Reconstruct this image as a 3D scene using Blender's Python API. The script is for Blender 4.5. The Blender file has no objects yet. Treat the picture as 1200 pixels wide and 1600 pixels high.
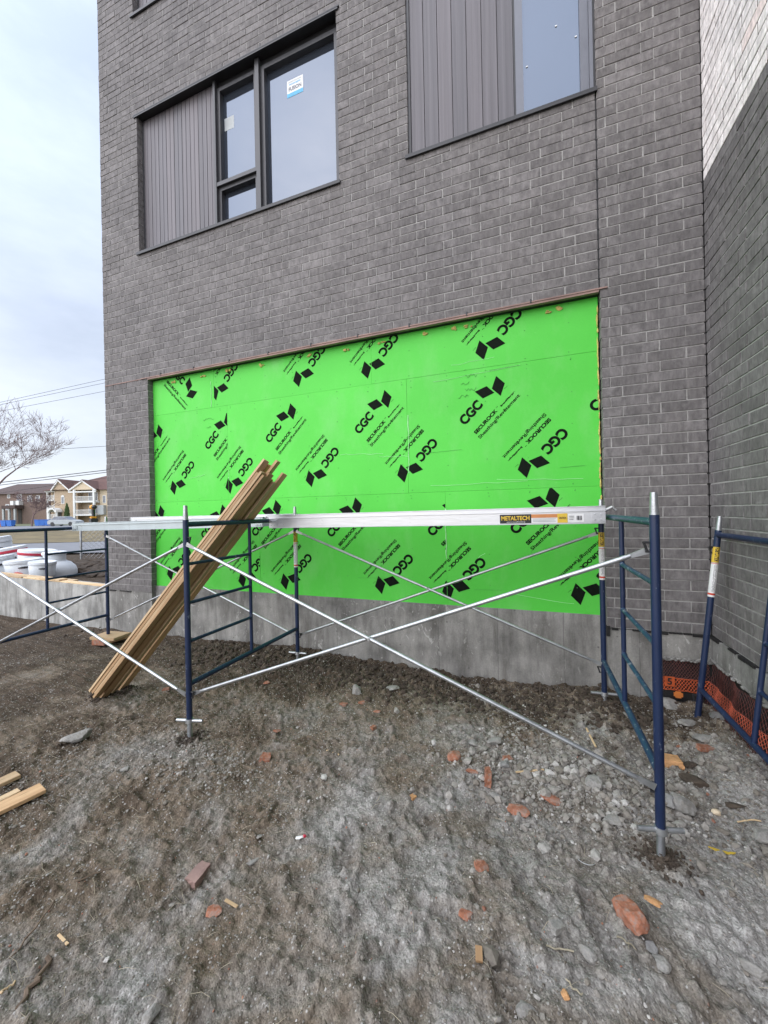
import bpy, bmesh, math, random
import numpy as np
from mathutils import Vector, Matrix, Euler
random.seed(7); rng = np.random.default_rng(11)
SC = bpy.context.scene
COL = SC.collection
PI = math.pi

# ------------------------------------------------------------------ camera
H = 1.72; TH = math.radians(20.6); ROLL = math.radians(1.15)
FW = Vector((-math.sin(TH), math.cos(TH), 0)); RT = Vector((math.cos(TH), math.sin(TH), 0)); UP = Vector((0, 0, 1))
cr, sr = math.cos(ROLL), math.sin(ROLL)
cam = bpy.data.cameras.new('camera'); camo = bpy.data.objects.new('camera', cam); COL.objects.link(camo)
cam.sensor_fit = 'HORIZONTAL'; cam.sensor_width = 36; cam.lens = 18.0
cam.clip_start = 0.05; cam.clip_end = 2000
right = RT * cr - UP * sr; up = RT * sr + UP * cr
m = Matrix((right, up, -FW)).transposed().to_4x4(); m.translation = Vector((0, 0, H))
camo.matrix_world = m
SC.camera = camo

# ------------------------------------------------------------------ light
SUN_EL, SUN_AZ = math.radians(42), math.radians(208)      # azimuth measured from +Y towards +X
w = bpy.data.worlds.new('World'); SC.world = w; w.use_nodes = True
nt = w.node_tree; nt.nodes.clear()
out = nt.nodes.new('ShaderNodeOutputWorld'); bg = nt.nodes.new('ShaderNodeBackground')
sky = nt.nodes.new('ShaderNodeTexSky'); sky.sky_type = 'NISHITA'; sky.sun_disc = False
sky.sun_elevation = SUN_EL; sky.sun_rotation = SUN_AZ; sky.air_density = 1.0; sky.dust_density = 1.5
tc = nt.nodes.new('ShaderNodeTexCoord'); mp = nt.nodes.new('ShaderNodeMapping'); mp.inputs['Scale'].default_value = (1.2, 1.2, 3.2)
n1 = nt.nodes.new('ShaderNodeTexNoise'); n1.inputs['Scale'].default_value = 1.8; n1.inputs['Detail'].default_value = 7; n1.inputs['Roughness'].default_value = .55
rp = nt.nodes.new('ShaderNodeValToRGB'); rp.color_ramp.elements[0].position = .33; rp.color_ramp.elements[1].position = .68
rp.color_ramp.elements[0].color = (.60, .60, .60, 1); rp.color_ramp.elements[1].color = (.97, .97, .97, 1)
cl = nt.nodes.new('ShaderNodeMix'); cl.data_type = 'RGBA'
cl.inputs['B'].default_value = (7.0, 8.0, 10.0, 1)
nt.links.new(tc.outputs['Generated'], mp.inputs['Vector']); nt.links.new(mp.outputs['Vector'], n1.inputs['Vector'])
nt.links.new(n1.outputs['Fac'], rp.inputs['Fac']); nt.links.new(rp.outputs['Color'], cl.inputs['Factor'])
nt.links.new(sky.outputs['Color'], cl.inputs['A'])
# thin overcast glows more on the side of the hidden sun
sdir = (math.sin(SUN_AZ) * math.cos(SUN_EL), math.cos(SUN_AZ) * math.cos(SUN_EL), math.sin(SUN_EL))
dt = nt.nodes.new('ShaderNodeVectorMath'); dt.operation = 'DOT_PRODUCT'; nt.links.new(tc.outputs['Generated'], dt.inputs[0]); dt.inputs[1].default_value = sdir
mr = nt.nodes.new('ShaderNodeMapRange'); mr.interpolation_type = 'SMOOTHSTEP'; mr.inputs['From Min'].default_value = .2; mr.inputs['From Max'].default_value = 1.0
mr.inputs['To Min'].default_value = .80; mr.inputs['To Max'].default_value = 1.9; nt.links.new(dt.outputs['Value'], mr.inputs['Value'])
vm = nt.nodes.new('ShaderNodeVectorMath'); vm.operation = 'SCALE'; nt.links.new(cl.outputs['Result'], vm.inputs[0]); nt.links.new(mr.outputs['Result'], vm.inputs['Scale'])
sx = nt.nodes.new('ShaderNodeSeparateXYZ'); nt.links.new(tc.outputs['Generated'], sx.inputs[0])
hz = nt.nodes.new('ShaderNodeMapRange'); hz.inputs['From Min'].default_value = 0; hz.inputs['From Max'].default_value = .55; hz.inputs['To Min'].default_value = 1; hz.inputs['To Max'].default_value = 0
nt.links.new(sx.outputs['Z'], hz.inputs['Value'])
hm = nt.nodes.new('ShaderNodeMix'); hm.data_type = 'RGBA'; hm.blend_type = 'MULTIPLY'; hm.inputs['B'].default_value = (1.26, 1.16, 1.02, 1)
nt.links.new(hz.outputs['Result'], hm.inputs['Factor']); nt.links.new(vm.outputs['Vector'], hm.inputs['A'])
nt.links.new(hm.outputs['Result'], bg.inputs['Color'])
bg.inputs['Strength'].default_value = 0.10
nt.links.new(bg.outputs['Background'], out.inputs['Surface'])
sl = bpy.data.lights.new('sun', 'SUN'); sl.energy = 1.5; sl.angle = math.radians(110); sl.color = (1, .90, .78)
so = bpy.data.objects.new('sun', sl); COL.objects.link(so)
sd = Vector((math.sin(SUN_AZ) * math.cos(SUN_EL), math.cos(SUN_AZ) * math.cos(SUN_EL), math.sin(SUN_EL)))
so.rotation_euler = sd.to_track_quat('Z', 'Y').to_euler()
SC.view_settings.view_transform = 'Standard'; SC.view_settings.look = 'None'
SC.view_settings.exposure = 0.62; SC.view_settings.gamma = 1
SC.cycles.max_bounces = 6

# ------------------------------------------------------------------ helpers
def ray(u, v):
    a, b = u - 600, v - 800
    x = a * cr - b * sr; y = a * sr + b * cr
    return FW * 600 + RT * x - UP * y
CP = Vector((0, 0, H))
def at(u, v, depth): return CP + ray(u, v) * (depth / 600)
def onY(u, v, Y): d = ray(u, v); return CP + d * (Y / d.y)
def onZ(u, v, Z): d = ray(u, v); return CP + d * ((Z - H) / d.z)

def tag(o, label=None, cat=None, group=None, kind=None):
    if label: o['label'] = label
    if cat: o['category'] = cat
    if group: o['group'] = group
    if kind: o['kind'] = kind
    return o
def empty(name, loc=(0, 0, 0), rot=(0, 0, 0), label=None, cat=None, group=None):
    o = bpy.data.objects.new(name, None); COL.objects.link(o); o.location = loc; o.rotation_euler = rot
    o.empty_display_size = .1
    return tag(o, label, cat, group)
def obj(name, bm, mat, parent=None, smooth=False):
    me = bpy.data.meshes.new(name)
    bmesh.ops.recalc_face_normals(bm, faces=bm.faces) if len(bm.faces) < 60000 else None
    bm.to_mesh(me); bm.free()
    if smooth:
        me.polygons.foreach_set('use_smooth', [True] * len(me.polygons))
        try: me.set_sharp_from_angle(angle=math.radians(40))
        except Exception: pass
    o = bpy.data.objects.new(name, me); COL.objects.link(o)
    for mm in (mat if isinstance(mat, (list, tuple)) else [mat]): me.materials.append(mm)
    if parent: o.parent = parent
    return o
def npmesh(name, V, Fc, mat, parent=None, smooth=False, attr=None):
    """V (n,3), Fc (m,k) constant k"""
    me = bpy.data.meshes.new(name); V = np.asarray(V, np.float32); Fc = np.asarray(Fc, np.int32)
    me.vertices.add(len(V)); me.vertices.foreach_set('co', V.ravel())
    k = Fc.shape[1]
    me.loops.add(Fc.size); me.loops.foreach_set('vertex_index', Fc.ravel())
    me.polygons.add(len(Fc)); me.polygons.foreach_set('loop_start', np.arange(len(Fc), dtype=np.int32) * k)
    me.polygons.foreach_set('loop_total', np.full(len(Fc), k, np.int32))
    me.polygons.foreach_set('use_smooth', np.full(len(Fc), smooth, bool))
    me.update(calc_edges=True)
    if attr is not None:
        a = me.attributes.new('tone', 'FLOAT', 'POINT'); a.data.foreach_set('value', np.asarray(attr, np.float32))
    me.materials.append(mat)
    o = bpy.data.objects.new(name, me); COL.objects.link(o)
    if parent: o.parent = parent
    return o
def box(bm, x0, x1, y0, y1, z0, z1, mi=0):
    vs = [bm.verts.new(p) for p in ((x0,y0,z0),(x1,y0,z0),(x1,y1,z0),(x0,y1,z0),(x0,y0,z1),(x1,y0,z1),(x1,y1,z1),(x0,y1,z1))]
    fs = []
    for f in ((0,3,2,1),(4,5,6,7),(0,1,5,4),(1,2,6,5),(2,3,7,6),(3,0,4,7)):
        q = bm.faces.new([vs[i] for i in f]); q.material_index = mi; fs.append(q)
    return vs
def cbox(x0, x1, y0, y1, z0, z1, bev=0.0):
    bm = bmesh.new(); box(bm, x0, x1, y0, y1, z0, z1)
    if bev: bmesh.ops.bevel(bm, geom=bm.edges[:], offset=bev, segments=2, affect='EDGES')
    return bm
def tube(bm, a, b, r, r2=None, n=16, cap=True):
    a = Vector(a); b = Vector(b); r2 = r if r2 is None else r2
    d = (b - a).normalized(); t = Vector((0, 0, 1)) if abs(d.z) < .9 else Vector((1, 0, 0))
    u = d.cross(t).normalized(); v = d.cross(u)
    A = [bm.verts.new(a + (u * math.cos(2*PI*i/n) + v * math.sin(2*PI*i/n)) * r) for i in range(n)]
    B = [bm.verts.new(b + (u * math.cos(2*PI*i/n) + v * math.sin(2*PI*i/n)) * r2) for i in range(n)]
    for i in range(n): bm.faces.new((A[i], A[(i+1) % n], B[(i+1) % n], B[i]))
    if cap: bm.faces.new(A[::-1]); bm.faces.new(B)
def tube_bm(a, b, r, r2=None, n=16): bm = bmesh.new(); tube(bm, a, b, r, r2, n); return bm
def lathe(bm, prof, n=24, c=(0, 0, 0)):
    rings = []
    for r, z in prof:
        rings.append([bm.verts.new((c[0] + r*math.cos(2*PI*i/n), c[1] + r*math.sin(2*PI*i/n), c[2] + z)) for i in range(n)])
    for A, B in zip(rings, rings[1:]):
        for i in range(n): bm.faces.new((A[i], A[(i+1) % n], B[(i+1) % n], B[i]))
    bm.faces.new(rings[0][::-1]); bm.faces.new(rings[-1])
def prism(bm, pts, y0, y1):
    """polygon in x,z extruded along y"""
    A = [bm.verts.new((x, y0, z)) for x, z in pts]; B = [bm.verts.new((x, y1, z)) for x, z in pts]
    n = len(pts)
    bm.faces.new(A[::-1]); bm.faces.new(B)
    for i in range(n): bm.faces.new((A[i], A[(i+1) % n], B[(i+1) % n], B[i]))

# numpy value noise
_lat = {}
def vnoise(x, y, seed=0):
    if seed not in _lat: _lat[seed] = np.random.default_rng(seed).random((256, 256))
    L = _lat[seed]; x = np.asarray(x, float); y = np.asarray(y, float)
    xi = np.floor(x).astype(int); yi = np.floor(y).astype(int); fx = x - xi; fy = y - yi
    fx = fx*fx*(3-2*fx); fy = fy*fy*(3-2*fy)
    a = L[xi & 255, yi & 255]; b = L[(xi+1) & 255, yi & 255]; c = L[xi & 255, (yi+1) & 255]; d = L[(xi+1) & 255, (yi+1) & 255]
    return (a*(1-fx)+b*fx)*(1-fy) + (c*(1-fx)+d*fx)*fy
def fbm(x, y, s, o=4, seed=0, g=.5):
    t = 0; a = 1; n = 0
    for i in range(o):
        t = t + a * vnoise(x * s * 2**i + 17.3*i, y * s * 2**i + 9.1*i, seed + i); n += a; a *= g
    return t / n - .5

# ------------------------------------------------------------------ materials
def N(nt, t, **k):
    n = nt.nodes.new(t)
    for a, b in k.items(): setattr(n, a, b)
    return n
def base_mat(name):
    mt = bpy.data.materials.new(name); mt.use_nodes = True; nt = mt.node_tree
    return mt, nt, nt.nodes['Principled BSDF']
def ramp(nt, src, stops):
    r = N(nt, 'ShaderNodeValToRGB'); e = r.color_ramp.elements
    while len(e) < len(stops): e.new(.5)
    for i, (p, c) in enumerate(stops): e[i].position = p; e[i].color = (*c, 1)
    nt.links.new(src, r.inputs['Fac']); return r.outputs['Color']
def noise(nt, vec, scale, detail=4, rough=.55, dist=0):
    n = N(nt, 'ShaderNodeTexNoise'); n.inputs['Scale'].default_value = scale; n.inputs['Detail'].default_value = detail
    n.inputs['Roughness'].default_value = rough; n.inputs['Distortion'].default_value = dist
    if vec: nt.links.new(vec, n.inputs['Vector'])
    return n.outputs['Fac']
def mixc(nt, fac, a, b, mode='MIX'):
    mx = N(nt, 'ShaderNodeMix', data_type='RGBA', blend_type=mode)
    for s, v in (('Factor', fac), ('A', a), ('B', b)):
        if isinstance(v, (int, float)): mx.inputs[s].default_value = v
        elif isinstance(v, tuple): mx.inputs[s].default_value = (*v, 1)
        else: nt.links.new(v, mx.inputs[s])
    return mx.outputs['Result']
def math_(nt, op, a, b=None, c=None):
    mm = N(nt, 'ShaderNodeMath', operation=op)
    for i, v in enumerate((a, b, c)):
        if v is None: continue
        if isinstance(v, (int, float)): mm.inputs[i].default_value = v
        else: nt.links.new(v, mm.inputs[i])
    return mm.outputs[0]
def bump(nt, bs, h, strength=.3, dist=.01):
    b = N(nt, 'ShaderNodeBump'); b.inputs['Strength'].default_value = strength; b.inputs['Distance'].default_value = dist
    nt.links.new(h, b.inputs['Height']); nt.links.new(b.outputs['Normal'], bs.inputs['Normal'])
def objvec(nt, scale=None, rot=None):
    t = N(nt, 'ShaderNodeTexCoord'); v = t.outputs['Object']
    if scale or rot:
        mp = N(nt, 'ShaderNodeMapping')
        if scale: mp.inputs['Scale'].default_value = scale
        if rot: mp.inputs['Rotation'].default_value = rot
        nt.links.new(v, mp.inputs['Vector']); v = mp.outputs['Vector']
    return v
def simple(name, col, rough=.6, metal=0, var=.15, scale=8, bs_=.0, stretch=None, bscale=None):
    mt, nt, bs = base_mat(name); v = objvec(nt, stretch)
    n = noise(nt, v, scale, 5)
    a = tuple(c * (1 - var) for c in col); b = tuple(min(1, c * (1 + var)) for c in col)
    nt.links.new(ramp(nt, n, [(.3, a), (.7, b)]), bs.inputs['Base Color'])
    bs.inputs['Metallic'].default_value = metal
    nt.links.new(math_(nt, 'MULTIPLY_ADD', n, .2, rough - .1), bs.inputs['Roughness'])
    if bs_: bump(nt, bs, noise(nt, v, bscale or scale * 4, 4), bs_, .01)
    return mt

def brick_mat(name, lo, hi, warm):
    mt, nt, bs = base_mat(name); v = objvec(nt)
    at_ = N(nt, 'ShaderNodeAttribute', attribute_name='tone')
    c = ramp(nt, at_.outputs['Fac'], [(0, lo), (.55, tuple((a+b)/2 for a, b in zip(lo, hi))), (.9, hi), (1, warm)])
    sm = noise(nt, objvec(nt, (1, 1, .45)), 30, 6, .65)
    c = mixc(nt, .9, c, ramp(nt, sm, [(.28, (.62, .62, .62)), (.5, (1, 1, 1)), (.72, (1.36, 1.36, 1.37))]), 'MULTIPLY')
    sv = noise(nt, objvec(nt, (1, 1, .16)), 42, 4, .6)
    c = mixc(nt, .6, c, ramp(nt, sv, [(.30, (.72, .72, .72)), (.5, (1, 1, 1)), (.70, (1.32, 1.31, 1.29))]), 'MULTIPLY')
    big = noise(nt, v, 1.1, 4)
    c = mixc(nt, .7, c, ramp(nt, big, [(.3, (.86, .86, .87)), (.7, (1.14, 1.13, 1.12))]), 'MULTIPLY')
    blot = noise(nt, v, 9, 5, .7)
    c = mixc(nt, math_(nt, 'MULTIPLY', ramp(nt, blot, [(.54, (0, 0, 0)), (.70, (1, 1, 1))]), .6), c, tuple(x*1.45 for x in hi))
    nt.links.new(c, bs.inputs['Base Color']); bs.inputs['Roughness'].default_value = .82
    bs.inputs['Specular IOR Level'].default_value = .3
    bump(nt, bs, noise(nt, v, 130, 5, .6), .45, .006)
    return mt
M = {}
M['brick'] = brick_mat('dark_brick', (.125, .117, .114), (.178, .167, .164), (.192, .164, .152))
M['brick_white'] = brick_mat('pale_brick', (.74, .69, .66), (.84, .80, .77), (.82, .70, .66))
M['mortar'] = simple('mortar', (.34, .33, .315), .9, var=.18, scale=20, bs_=.3)
M['mortar_pale'] = simple('mortar_pale', (.13, .11, .10), .9, var=.15, scale=20, bs_=.3)

def concrete(name, base, seamx=.62, axis='X', stain=1):
    mt, nt, bs = base_mat(name); v = objvec(nt)
    c = ramp(nt, noise(nt, v, 2.2, 6, .62), [(.30, tuple(x*.55 for x in base)), (.50, base), (.70, tuple(x*1.35 for x in base))])
    st = noise(nt, objvec(nt, (4.5, 4.5, .9)), 1.6, 6, .68)
    c = mixc(nt, .85, c, ramp(nt, st, [(.34, (.52, .51, .49)), (.50, (.95, .95, .95)), (.66, (1.30, 1.30, 1.28))]), 'MULTIPLY')
    fine = noise(nt, v, 70, 4)
    c = mixc(nt, .6, c, ramp(nt, fine, [(.3, (.8, .8, .8)), (.7, (1.15, 1.15, 1.15))]), 'MULTIPLY')
    sp = N(nt, 'ShaderNodeSeparateXYZ'); nt.links.new(v, sp.inputs[0])
    u = math_(nt, 'MULTIPLY', sp.outputs[axis], 1/seamx)
    wob = math_(nt, 'MULTIPLY_ADD', noise(nt, v, 3, 2), .03, u)
    fr = math_(nt, 'ABSOLUTE', math_(nt, 'SUBTRACT', math_(nt, 'FRACT', wob), .5))
    seam = math_(nt, 'LESS_THAN', fr, .006)
    c = mixc(nt, math_(nt, 'MULTIPLY', seam, .55), c, tuple(x*.35 for x in base))
    # splashed lime and paint marks
    sc = noise(nt, objvec(nt, (1, 1, .6)), 11, 6, .7, 1.5)
    mk = math_(nt, 'MULTIPLY', ramp(nt, sc, [(.60, (0, 0, 0)), (.625, (1, 1, 1))]), ramp(nt, noise(nt, v, .8, 2), [(.47, (0, 0, 0)), (.56, (1, 1, 1))]))
    c = mixc(nt, math_(nt, 'MULTIPLY', mk, .55), c, (.52, .51, .48))
    vo = N(nt, 'ShaderNodeTexVoronoi'); vo.inputs['Scale'].default_value = 7; nt.links.new(v, vo.inputs['Vector'])
    pk = ramp(nt, vo.outputs['Distance'], [(.05, (1, 1, 1)), (.085, (0, 0, 0))])
    c = mixc(nt, math_(nt, 'MULTIPLY', pk, .6), c, tuple(x*.3 for x in base))
    nt.links.new(c, bs.inputs['Base Color']); bs.inputs['Roughness'].default_value = .85
    h = math_(nt, 'SUBTRACT', math_(nt, 'ADD', math_(nt, 'MULTIPLY', noise(nt, v, 45, 5, .6), .5), st), math_(nt, 'ADD', seam, pk))
    bump(nt, bs, h, .35, .008)
    return mt
M['concrete'] = concrete('concrete', (.235, .228, .212))
M['concrete_side'] = concrete('concrete_side', (.235, .23, .215), axis='Y')
M['concrete_low'] = concrete('concrete_low_wall', (.33, .325, .305), .40)

def ground_mat():
    mt, nt, bs = base_mat('ground_soil'); v = objvec(nt)
    vo2 = N(nt, 'ShaderNodeTexVoronoi'); vo2.inputs['Scale'].default_value = 130; nt.links.new(v, vo2.inputs['Vector'])
    vo3 = N(nt, 'ShaderNodeTexVoronoi'); vo3.inputs['Scale'].default_value = 48; vo3.inputs['Randomness'].default_value = 1; nt.links.new(v, vo3.inputs['Vector'])
    vc2 = N(nt, 'ShaderNodeSeparateXYZ'); nt.links.new(vo2.outputs['Color'], vc2.inputs[0])
    sp = N(nt, 'ShaderNodeSeparateXYZ'); nt.links.new(v, sp.inputs[0])
    big = math_(nt, 'MULTIPLY_ADD', noise(nt, v, 1.7, 6, .62, .5), 1.25, -.10)
    # browner, moister soil to the left and against the wall, dusty grey in the middle
    gx = math_(nt, 'MULTIPLY_ADD', sp.outputs['X'], .066, .065)
    gy = math_(nt, 'MULTIPLY', math_(nt, 'MAXIMUM', math_(nt, 'SUBTRACT', sp.outputs['Y'], 2.9), 0), -.32)
    f = math_(nt, 'ADD', math_(nt, 'ADD', big, gx), gy)
    c = ramp(nt, f, [(.26, (.070, .053, .038)), (.40, (.145, .116, .086)), (.52, (.178, .158, .133)), (.64, (.222, .211, .194)), (.82, (.30, .29, .273))])
    mid = noise(nt, v, 8, 6, .68, .4)
    c = mixc(nt, .9, c, ramp(nt, mid, [(.28, (.50, .47, .44)), (.5, (1, 1, 1)), (.72, (1.45, 1.45, 1.44))]), 'MULTIPLY')
    fine = noise(nt, v, 75, 6, .75)
    c = mixc(nt, .55, c, ramp(nt, fine, [(.30, (.55, .53, .51)), (.5, (1, 1, 1)), (.68, (1.42, 1.42, 1.40))]), 'MULTIPLY')
    c = mixc(nt, .85, c, ramp(nt, vc2.outputs['X'], [(0, (.74, .73, .72)), (.5, (1, 1, 1)), (1, (1.28, 1.28, 1.27))]), 'MULTIPLY')
    vo = N(nt, 'ShaderNodeTexVoronoi'); vo.inputs['Scale'].default_value = 60; nt.links.new(v, vo.inputs['Vector'])
    vc = N(nt, 'ShaderNodeSeparateXYZ'); nt.links.new(vo.outputs['Color'], vc.inputs[0])
    spk = math_(nt, 'MULTIPLY', ramp(nt, vo.outputs['Distance'], [(.2, (1, 1, 1)), (.34, (0, 0, 0))]), math_(nt, 'GREATER_THAN', vc.outputs['X'], .70))
    c = mixc(nt, math_(nt, 'MULTIPLY', spk, .7), c, ramp(nt, vc.outputs['Y'], [(.0, (.16, .15, .14)), (.6, (.38, .37, .35)), (.97, (.5, .49, .46)), (1, (.3, .13, .08))]))
    nt.links.new(c, bs.inputs['Base Color']); bs.inputs['Roughness'].default_value = .95; bs.inputs['Specular IOR Level'].default_value = .15
    h = math_(nt, 'ADD', math_(nt, 'MULTIPLY', fine, .5), math_(nt, 'MULTIPLY', mid, 1.2))
    h = math_(nt, 'ADD', h, math_(nt, 'MULTIPLY', spk, .35))
    h = math_(nt, 'SUBTRACT', h, math_(nt, 'MULTIPLY', vo2.outputs['Distance'], .55))
    h = math_(nt, 'SUBTRACT', h, math_(nt, 'MULTIPLY', vo3.outputs['Distance'], .9))
    bump(nt, bs, h, .6, .012)
    return mt
M['ground'] = ground_mat()
M['grass'] = simple('grass_dry', (.16, .125, .06), .95, var=.45, scale=1.2, bs_=.6)
M['lawn'] = simple('lawn', (.10, .11, .05), .95, var=.4, scale=.6)
M['asphalt'] = simple('asphalt', (.19, .195, .21), .9, var=.1, scale=2)
M['kerb'] = simple('kerb', (.5, .5, .48), .9, var=.1)

def paint_blue():
    mt, nt, bs = base_mat('blue_paint'); v = objvec(nt)
    c = ramp(nt, noise(nt, v, 3, 4), [(.3, (.0045, .012, .043)), (.7, (.008, .021, .064))])
    sc = noise(nt, objvec(nt, (1, 1, .35)), 26, 6, .75)
    c = mixc(nt, math_(nt, 'MULTIPLY', ramp(nt, sc, [(.61, (0, 0, 0)), (.65, (1, 1, 1))]), .45), c, (.22, .26, .30))
    nt.links.new(c, bs.inputs['Base Color']); bs.inputs['Roughness'].default_value = .42
    bump(nt, bs, sc, .12, .003); return mt
M['blue'] = paint_blue()
def paint_teal():
    mt, nt, bs = base_mat('teal_paint'); v = objvec(nt)
    c = ramp(nt, noise(nt, v, 4, 4), [(.3, (.008, .028, .068)), (.7, (.014, .046, .088))])
    sc = noise(nt, v, 22, 6, .75)
    c = mixc(nt, math_(nt, 'MULTIPLY', ramp(nt, sc, [(.57, (0, 0, 0)), (.61, (1, 1, 1))]), .5), c, (.30, .34, .36))
    nt.links.new(c, bs.inputs['Base Color']); bs.inputs['Roughness'].default_value = .5; return mt
M['teal'] = paint_teal()
M['galv'] = simple('galvanised', (.44, .455, .47), .38, .85, .16, 14, .12, bscale=60)
M['dullsteel'] = simple('dull_steel', (.42, .42, .42), .5, .8, .2, 12, .1)
M['alu'] = simple('aluminium', (.52, .53, .55), .34, .8, .09, 5, .05, (1, 10, 10))
M['alu_pale'] = simple('aluminium_pale', (.42, .47, .48), .5, .4, .08, 5, .05)
M['black'] = simple('black_metal', (.018, .018, .020), .45, 0, .2)
M['frame'] = simple('dark_frame', (.052, .052, .056), .42, .2, .1)
M['frame_blue'] = simple('grey_blue_frame', (.13, .135, .155), .4, .3, .08)
M['siding'] = None
def siding_mat():
    mt, nt, bs = base_mat('ribbed_siding')
    s = noise(nt, objvec(nt, (26, 26, .35)), 1.3, 4, .6)
    at_ = N(nt, 'ShaderNodeAttribute', attribute_name='tone')
    c = ramp(nt, s, [(.3, (.080, .073, .078)), (.7, (.130, .119, .128))])
    c = mixc(nt, .8, c, ramp(nt, at_.outputs['Fac'], [(0, (.80, .82, .84)), (1, (1.18, 1.14, 1.13))]), 'MULTIPLY')
    nt.links.new(c, bs.inputs['Base Color']); bs.inputs['Roughness'].default_value = .48; bs.inputs['Metallic'].default_value = .15
    return mt
M['siding'] = siding_mat()
def glass_mat(name, tint, dark):
    mt, nt, bs = base_mat(name); nt.nodes.remove(bs)
    o = nt.nodes['Material Output']
    g = N(nt, 'ShaderNodeBsdfGlossy'); g.inputs['Roughness'].default_value = .015; g.inputs['Color'].default_value = (*tint, 1)
    d = N(nt, 'ShaderNodeBsdfDiffuse'); d.inputs['Color'].default_value = (*dark, 1)
    fr = N(nt, 'ShaderNodeFresnel'); fr.inputs['IOR'].default_value = 1.9
    mx = N(nt, 'ShaderNodeMixShader')
    nt.links.new(math_(nt, 'MULTIPLY_ADD', fr.outputs[0], .6, .10), mx.inputs[0])
    nt.links.new(d.outputs[0], mx.inputs[1]); nt.links.new(g.outputs[0], mx.inputs[2]); nt.links.new(mx.outputs[0], o.inputs['Surface'])
    wv = noise(nt, objvec(nt), 1.5, 2); b = N(nt, 'ShaderNodeBump'); b.inputs['Strength'].default_value = .06; b.inputs['Distance'].default_value = .03
    nt.links.new(wv, b.inputs['Height']); nt.links.new(b.outputs[0], g.inputs['Normal'])
    return mt
M['glass'] = glass_mat('coated_glass', (.60, .69, .84), (.03, .035, .045))
M['glass_far'] = simple('far_glass', (.16, .18, .22), .15, 0, .3, 3)
def green_mat():
    mt, nt, bs = base_mat('green_sheathing'); v = objvec(nt)
    c = ramp(nt, noise(nt, v, 1.3, 4), [(.3, (.076, .54, .048)), (.7, (.092, .60, .060))])
    oi = N(nt, 'ShaderNodeObjectInfo')
    c = mixc(nt, .8, c, ramp(nt, oi.outputs['Random'], [(0, (.93, .955, .93)), (1, (1.06, 1.03, 1.06))]), 'MULTIPLY')
    du = noise(nt, objvec(nt, (1, 1, .5)), 2.4, 7, .65)
    c = mixc(nt, math_(nt, 'MULTIPLY', ramp(nt, du, [(.50, (0, 0, 0)), (.75, (1, 1, 1))]), .30), c, (.26, .58, .22))
    sm = noise(nt, v, 160, 3)
    c = mixc(nt, .6, c, ramp(nt, sm, [(.3, (.90, .92, .9)), (.7, (1.08, 1.05, 1.08))]), 'MULTIPLY')
    sc = noise(nt, objvec(nt, (.7, 1, 7)), 3.0, 7, .72, .6)
    c = mixc(nt, math_(nt, 'MULTIPLY', ramp(nt, sc, [(.70, (0, 0, 0)), (.73, (1, 1, 1))]), .35), c, (.45, .85, .42))
    nt.links.new(c, bs.inputs['Base Color']); bs.inputs['Roughness'].default_value = .55; bs.inputs['Specular IOR Level'].default_value = .35
    bump(nt, bs, noise(nt, v, 240, 3), .12, .002); return mt
M['green'] = green_mat()
M['ink'] = simple('printing_ink', (.006, .009, .006), .9, 0, .3, 30); M['ink'].node_tree.nodes['Principled BSDF'].inputs['Specular IOR Level'].default_value = .12
M['pencil'] = simple('pencil_mark', (.05, .26, .05), .8)
M['scuff'] = simple('scuff_mark', (.42, .82, .40), .8)
M['foam'] = simple('yellow_foam', (.52, .43, .13), .8, 0, .25, 30, .5)
M['lintel'] = simple('primed_steel', (.27, .175, .15), .7, .1, .3, 7, .2, (.6, 1, 1))
def wood_mat(name, a, b, sc=(3, 60, 60)):
    mt, nt, bs = base_mat(name)
    g = noise(nt, objvec(nt, sc), 1.0, 5, .6, .3); k = noise(nt, objvec(nt, (3, 14, 14)), 1.5, 3)
    c = ramp(nt, g, [(.3, a), (.7, b)])
    c = mixc(nt, math_(nt, 'MULTIPLY', ramp(nt, k, [(.68, (0, 0, 0)), (.74, (1, 1, 1))]), .6), c, tuple(x*.35 for x in a))
    oi = N(nt, 'ShaderNodeObjectInfo'); c = mixc(nt, .9, c, ramp(nt, oi.outputs['Random'], [(0, (.66, .62, .58)), (.5, (1, 1, 1)), (1, (1.22, 1.2, 1.16))]), 'MULTIPLY')
    nt.links.new(c, bs.inputs['Base Color']); bs.inputs['Roughness'].default_value = .7; bump(nt, bs, g, .3, .004); return mt
M['wood'] = wood_mat('spruce_tan', (.36, .215, .105), (.54, .36, .195))
M['wood_pale'] = wood_mat('spruce_pale', (.48, .335, .185), (.66, .50, .31))
M['wood_grey'] = wood_mat('spruce_brown', (.33, .20, .10), (.48, .32, .17))
M['straw'] = simple('straw', (.33, .29, .21), .8, 0, .3, 10)
M['twig'] = simple('twig', (.14, .10, .07), .9, 0, .3, 10)
def pebble_mat():
    mt, nt, bs = base_mat('pebbles'); at_ = N(nt, 'ShaderNodeAttribute', attribute_name='tone')
    c = ramp(nt, at_.outputs['Fac'], [(0, (.09, .073, .056)), (.5, (.19, .168, .14)), (.85, (.28, .262, .235)), (.955, (.48, .46, .43)), (.975, (.46, .44, .40)), (.98, (.26, .12, .08)), (1, (.34, .17, .11))])
    c = mixc(nt, .8, c, ramp(nt, noise(nt, objvec(nt), 60, 4), [(.3, (.7, .7, .7)), (.7, (1.2, 1.2, 1.2))]), 'MULTIPLY')
    nt.links.new(c, bs.inputs['Base Color']); bs.inputs['Roughness'].default_value = .92; return mt
M['pebble'] = pebble_mat()
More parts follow.
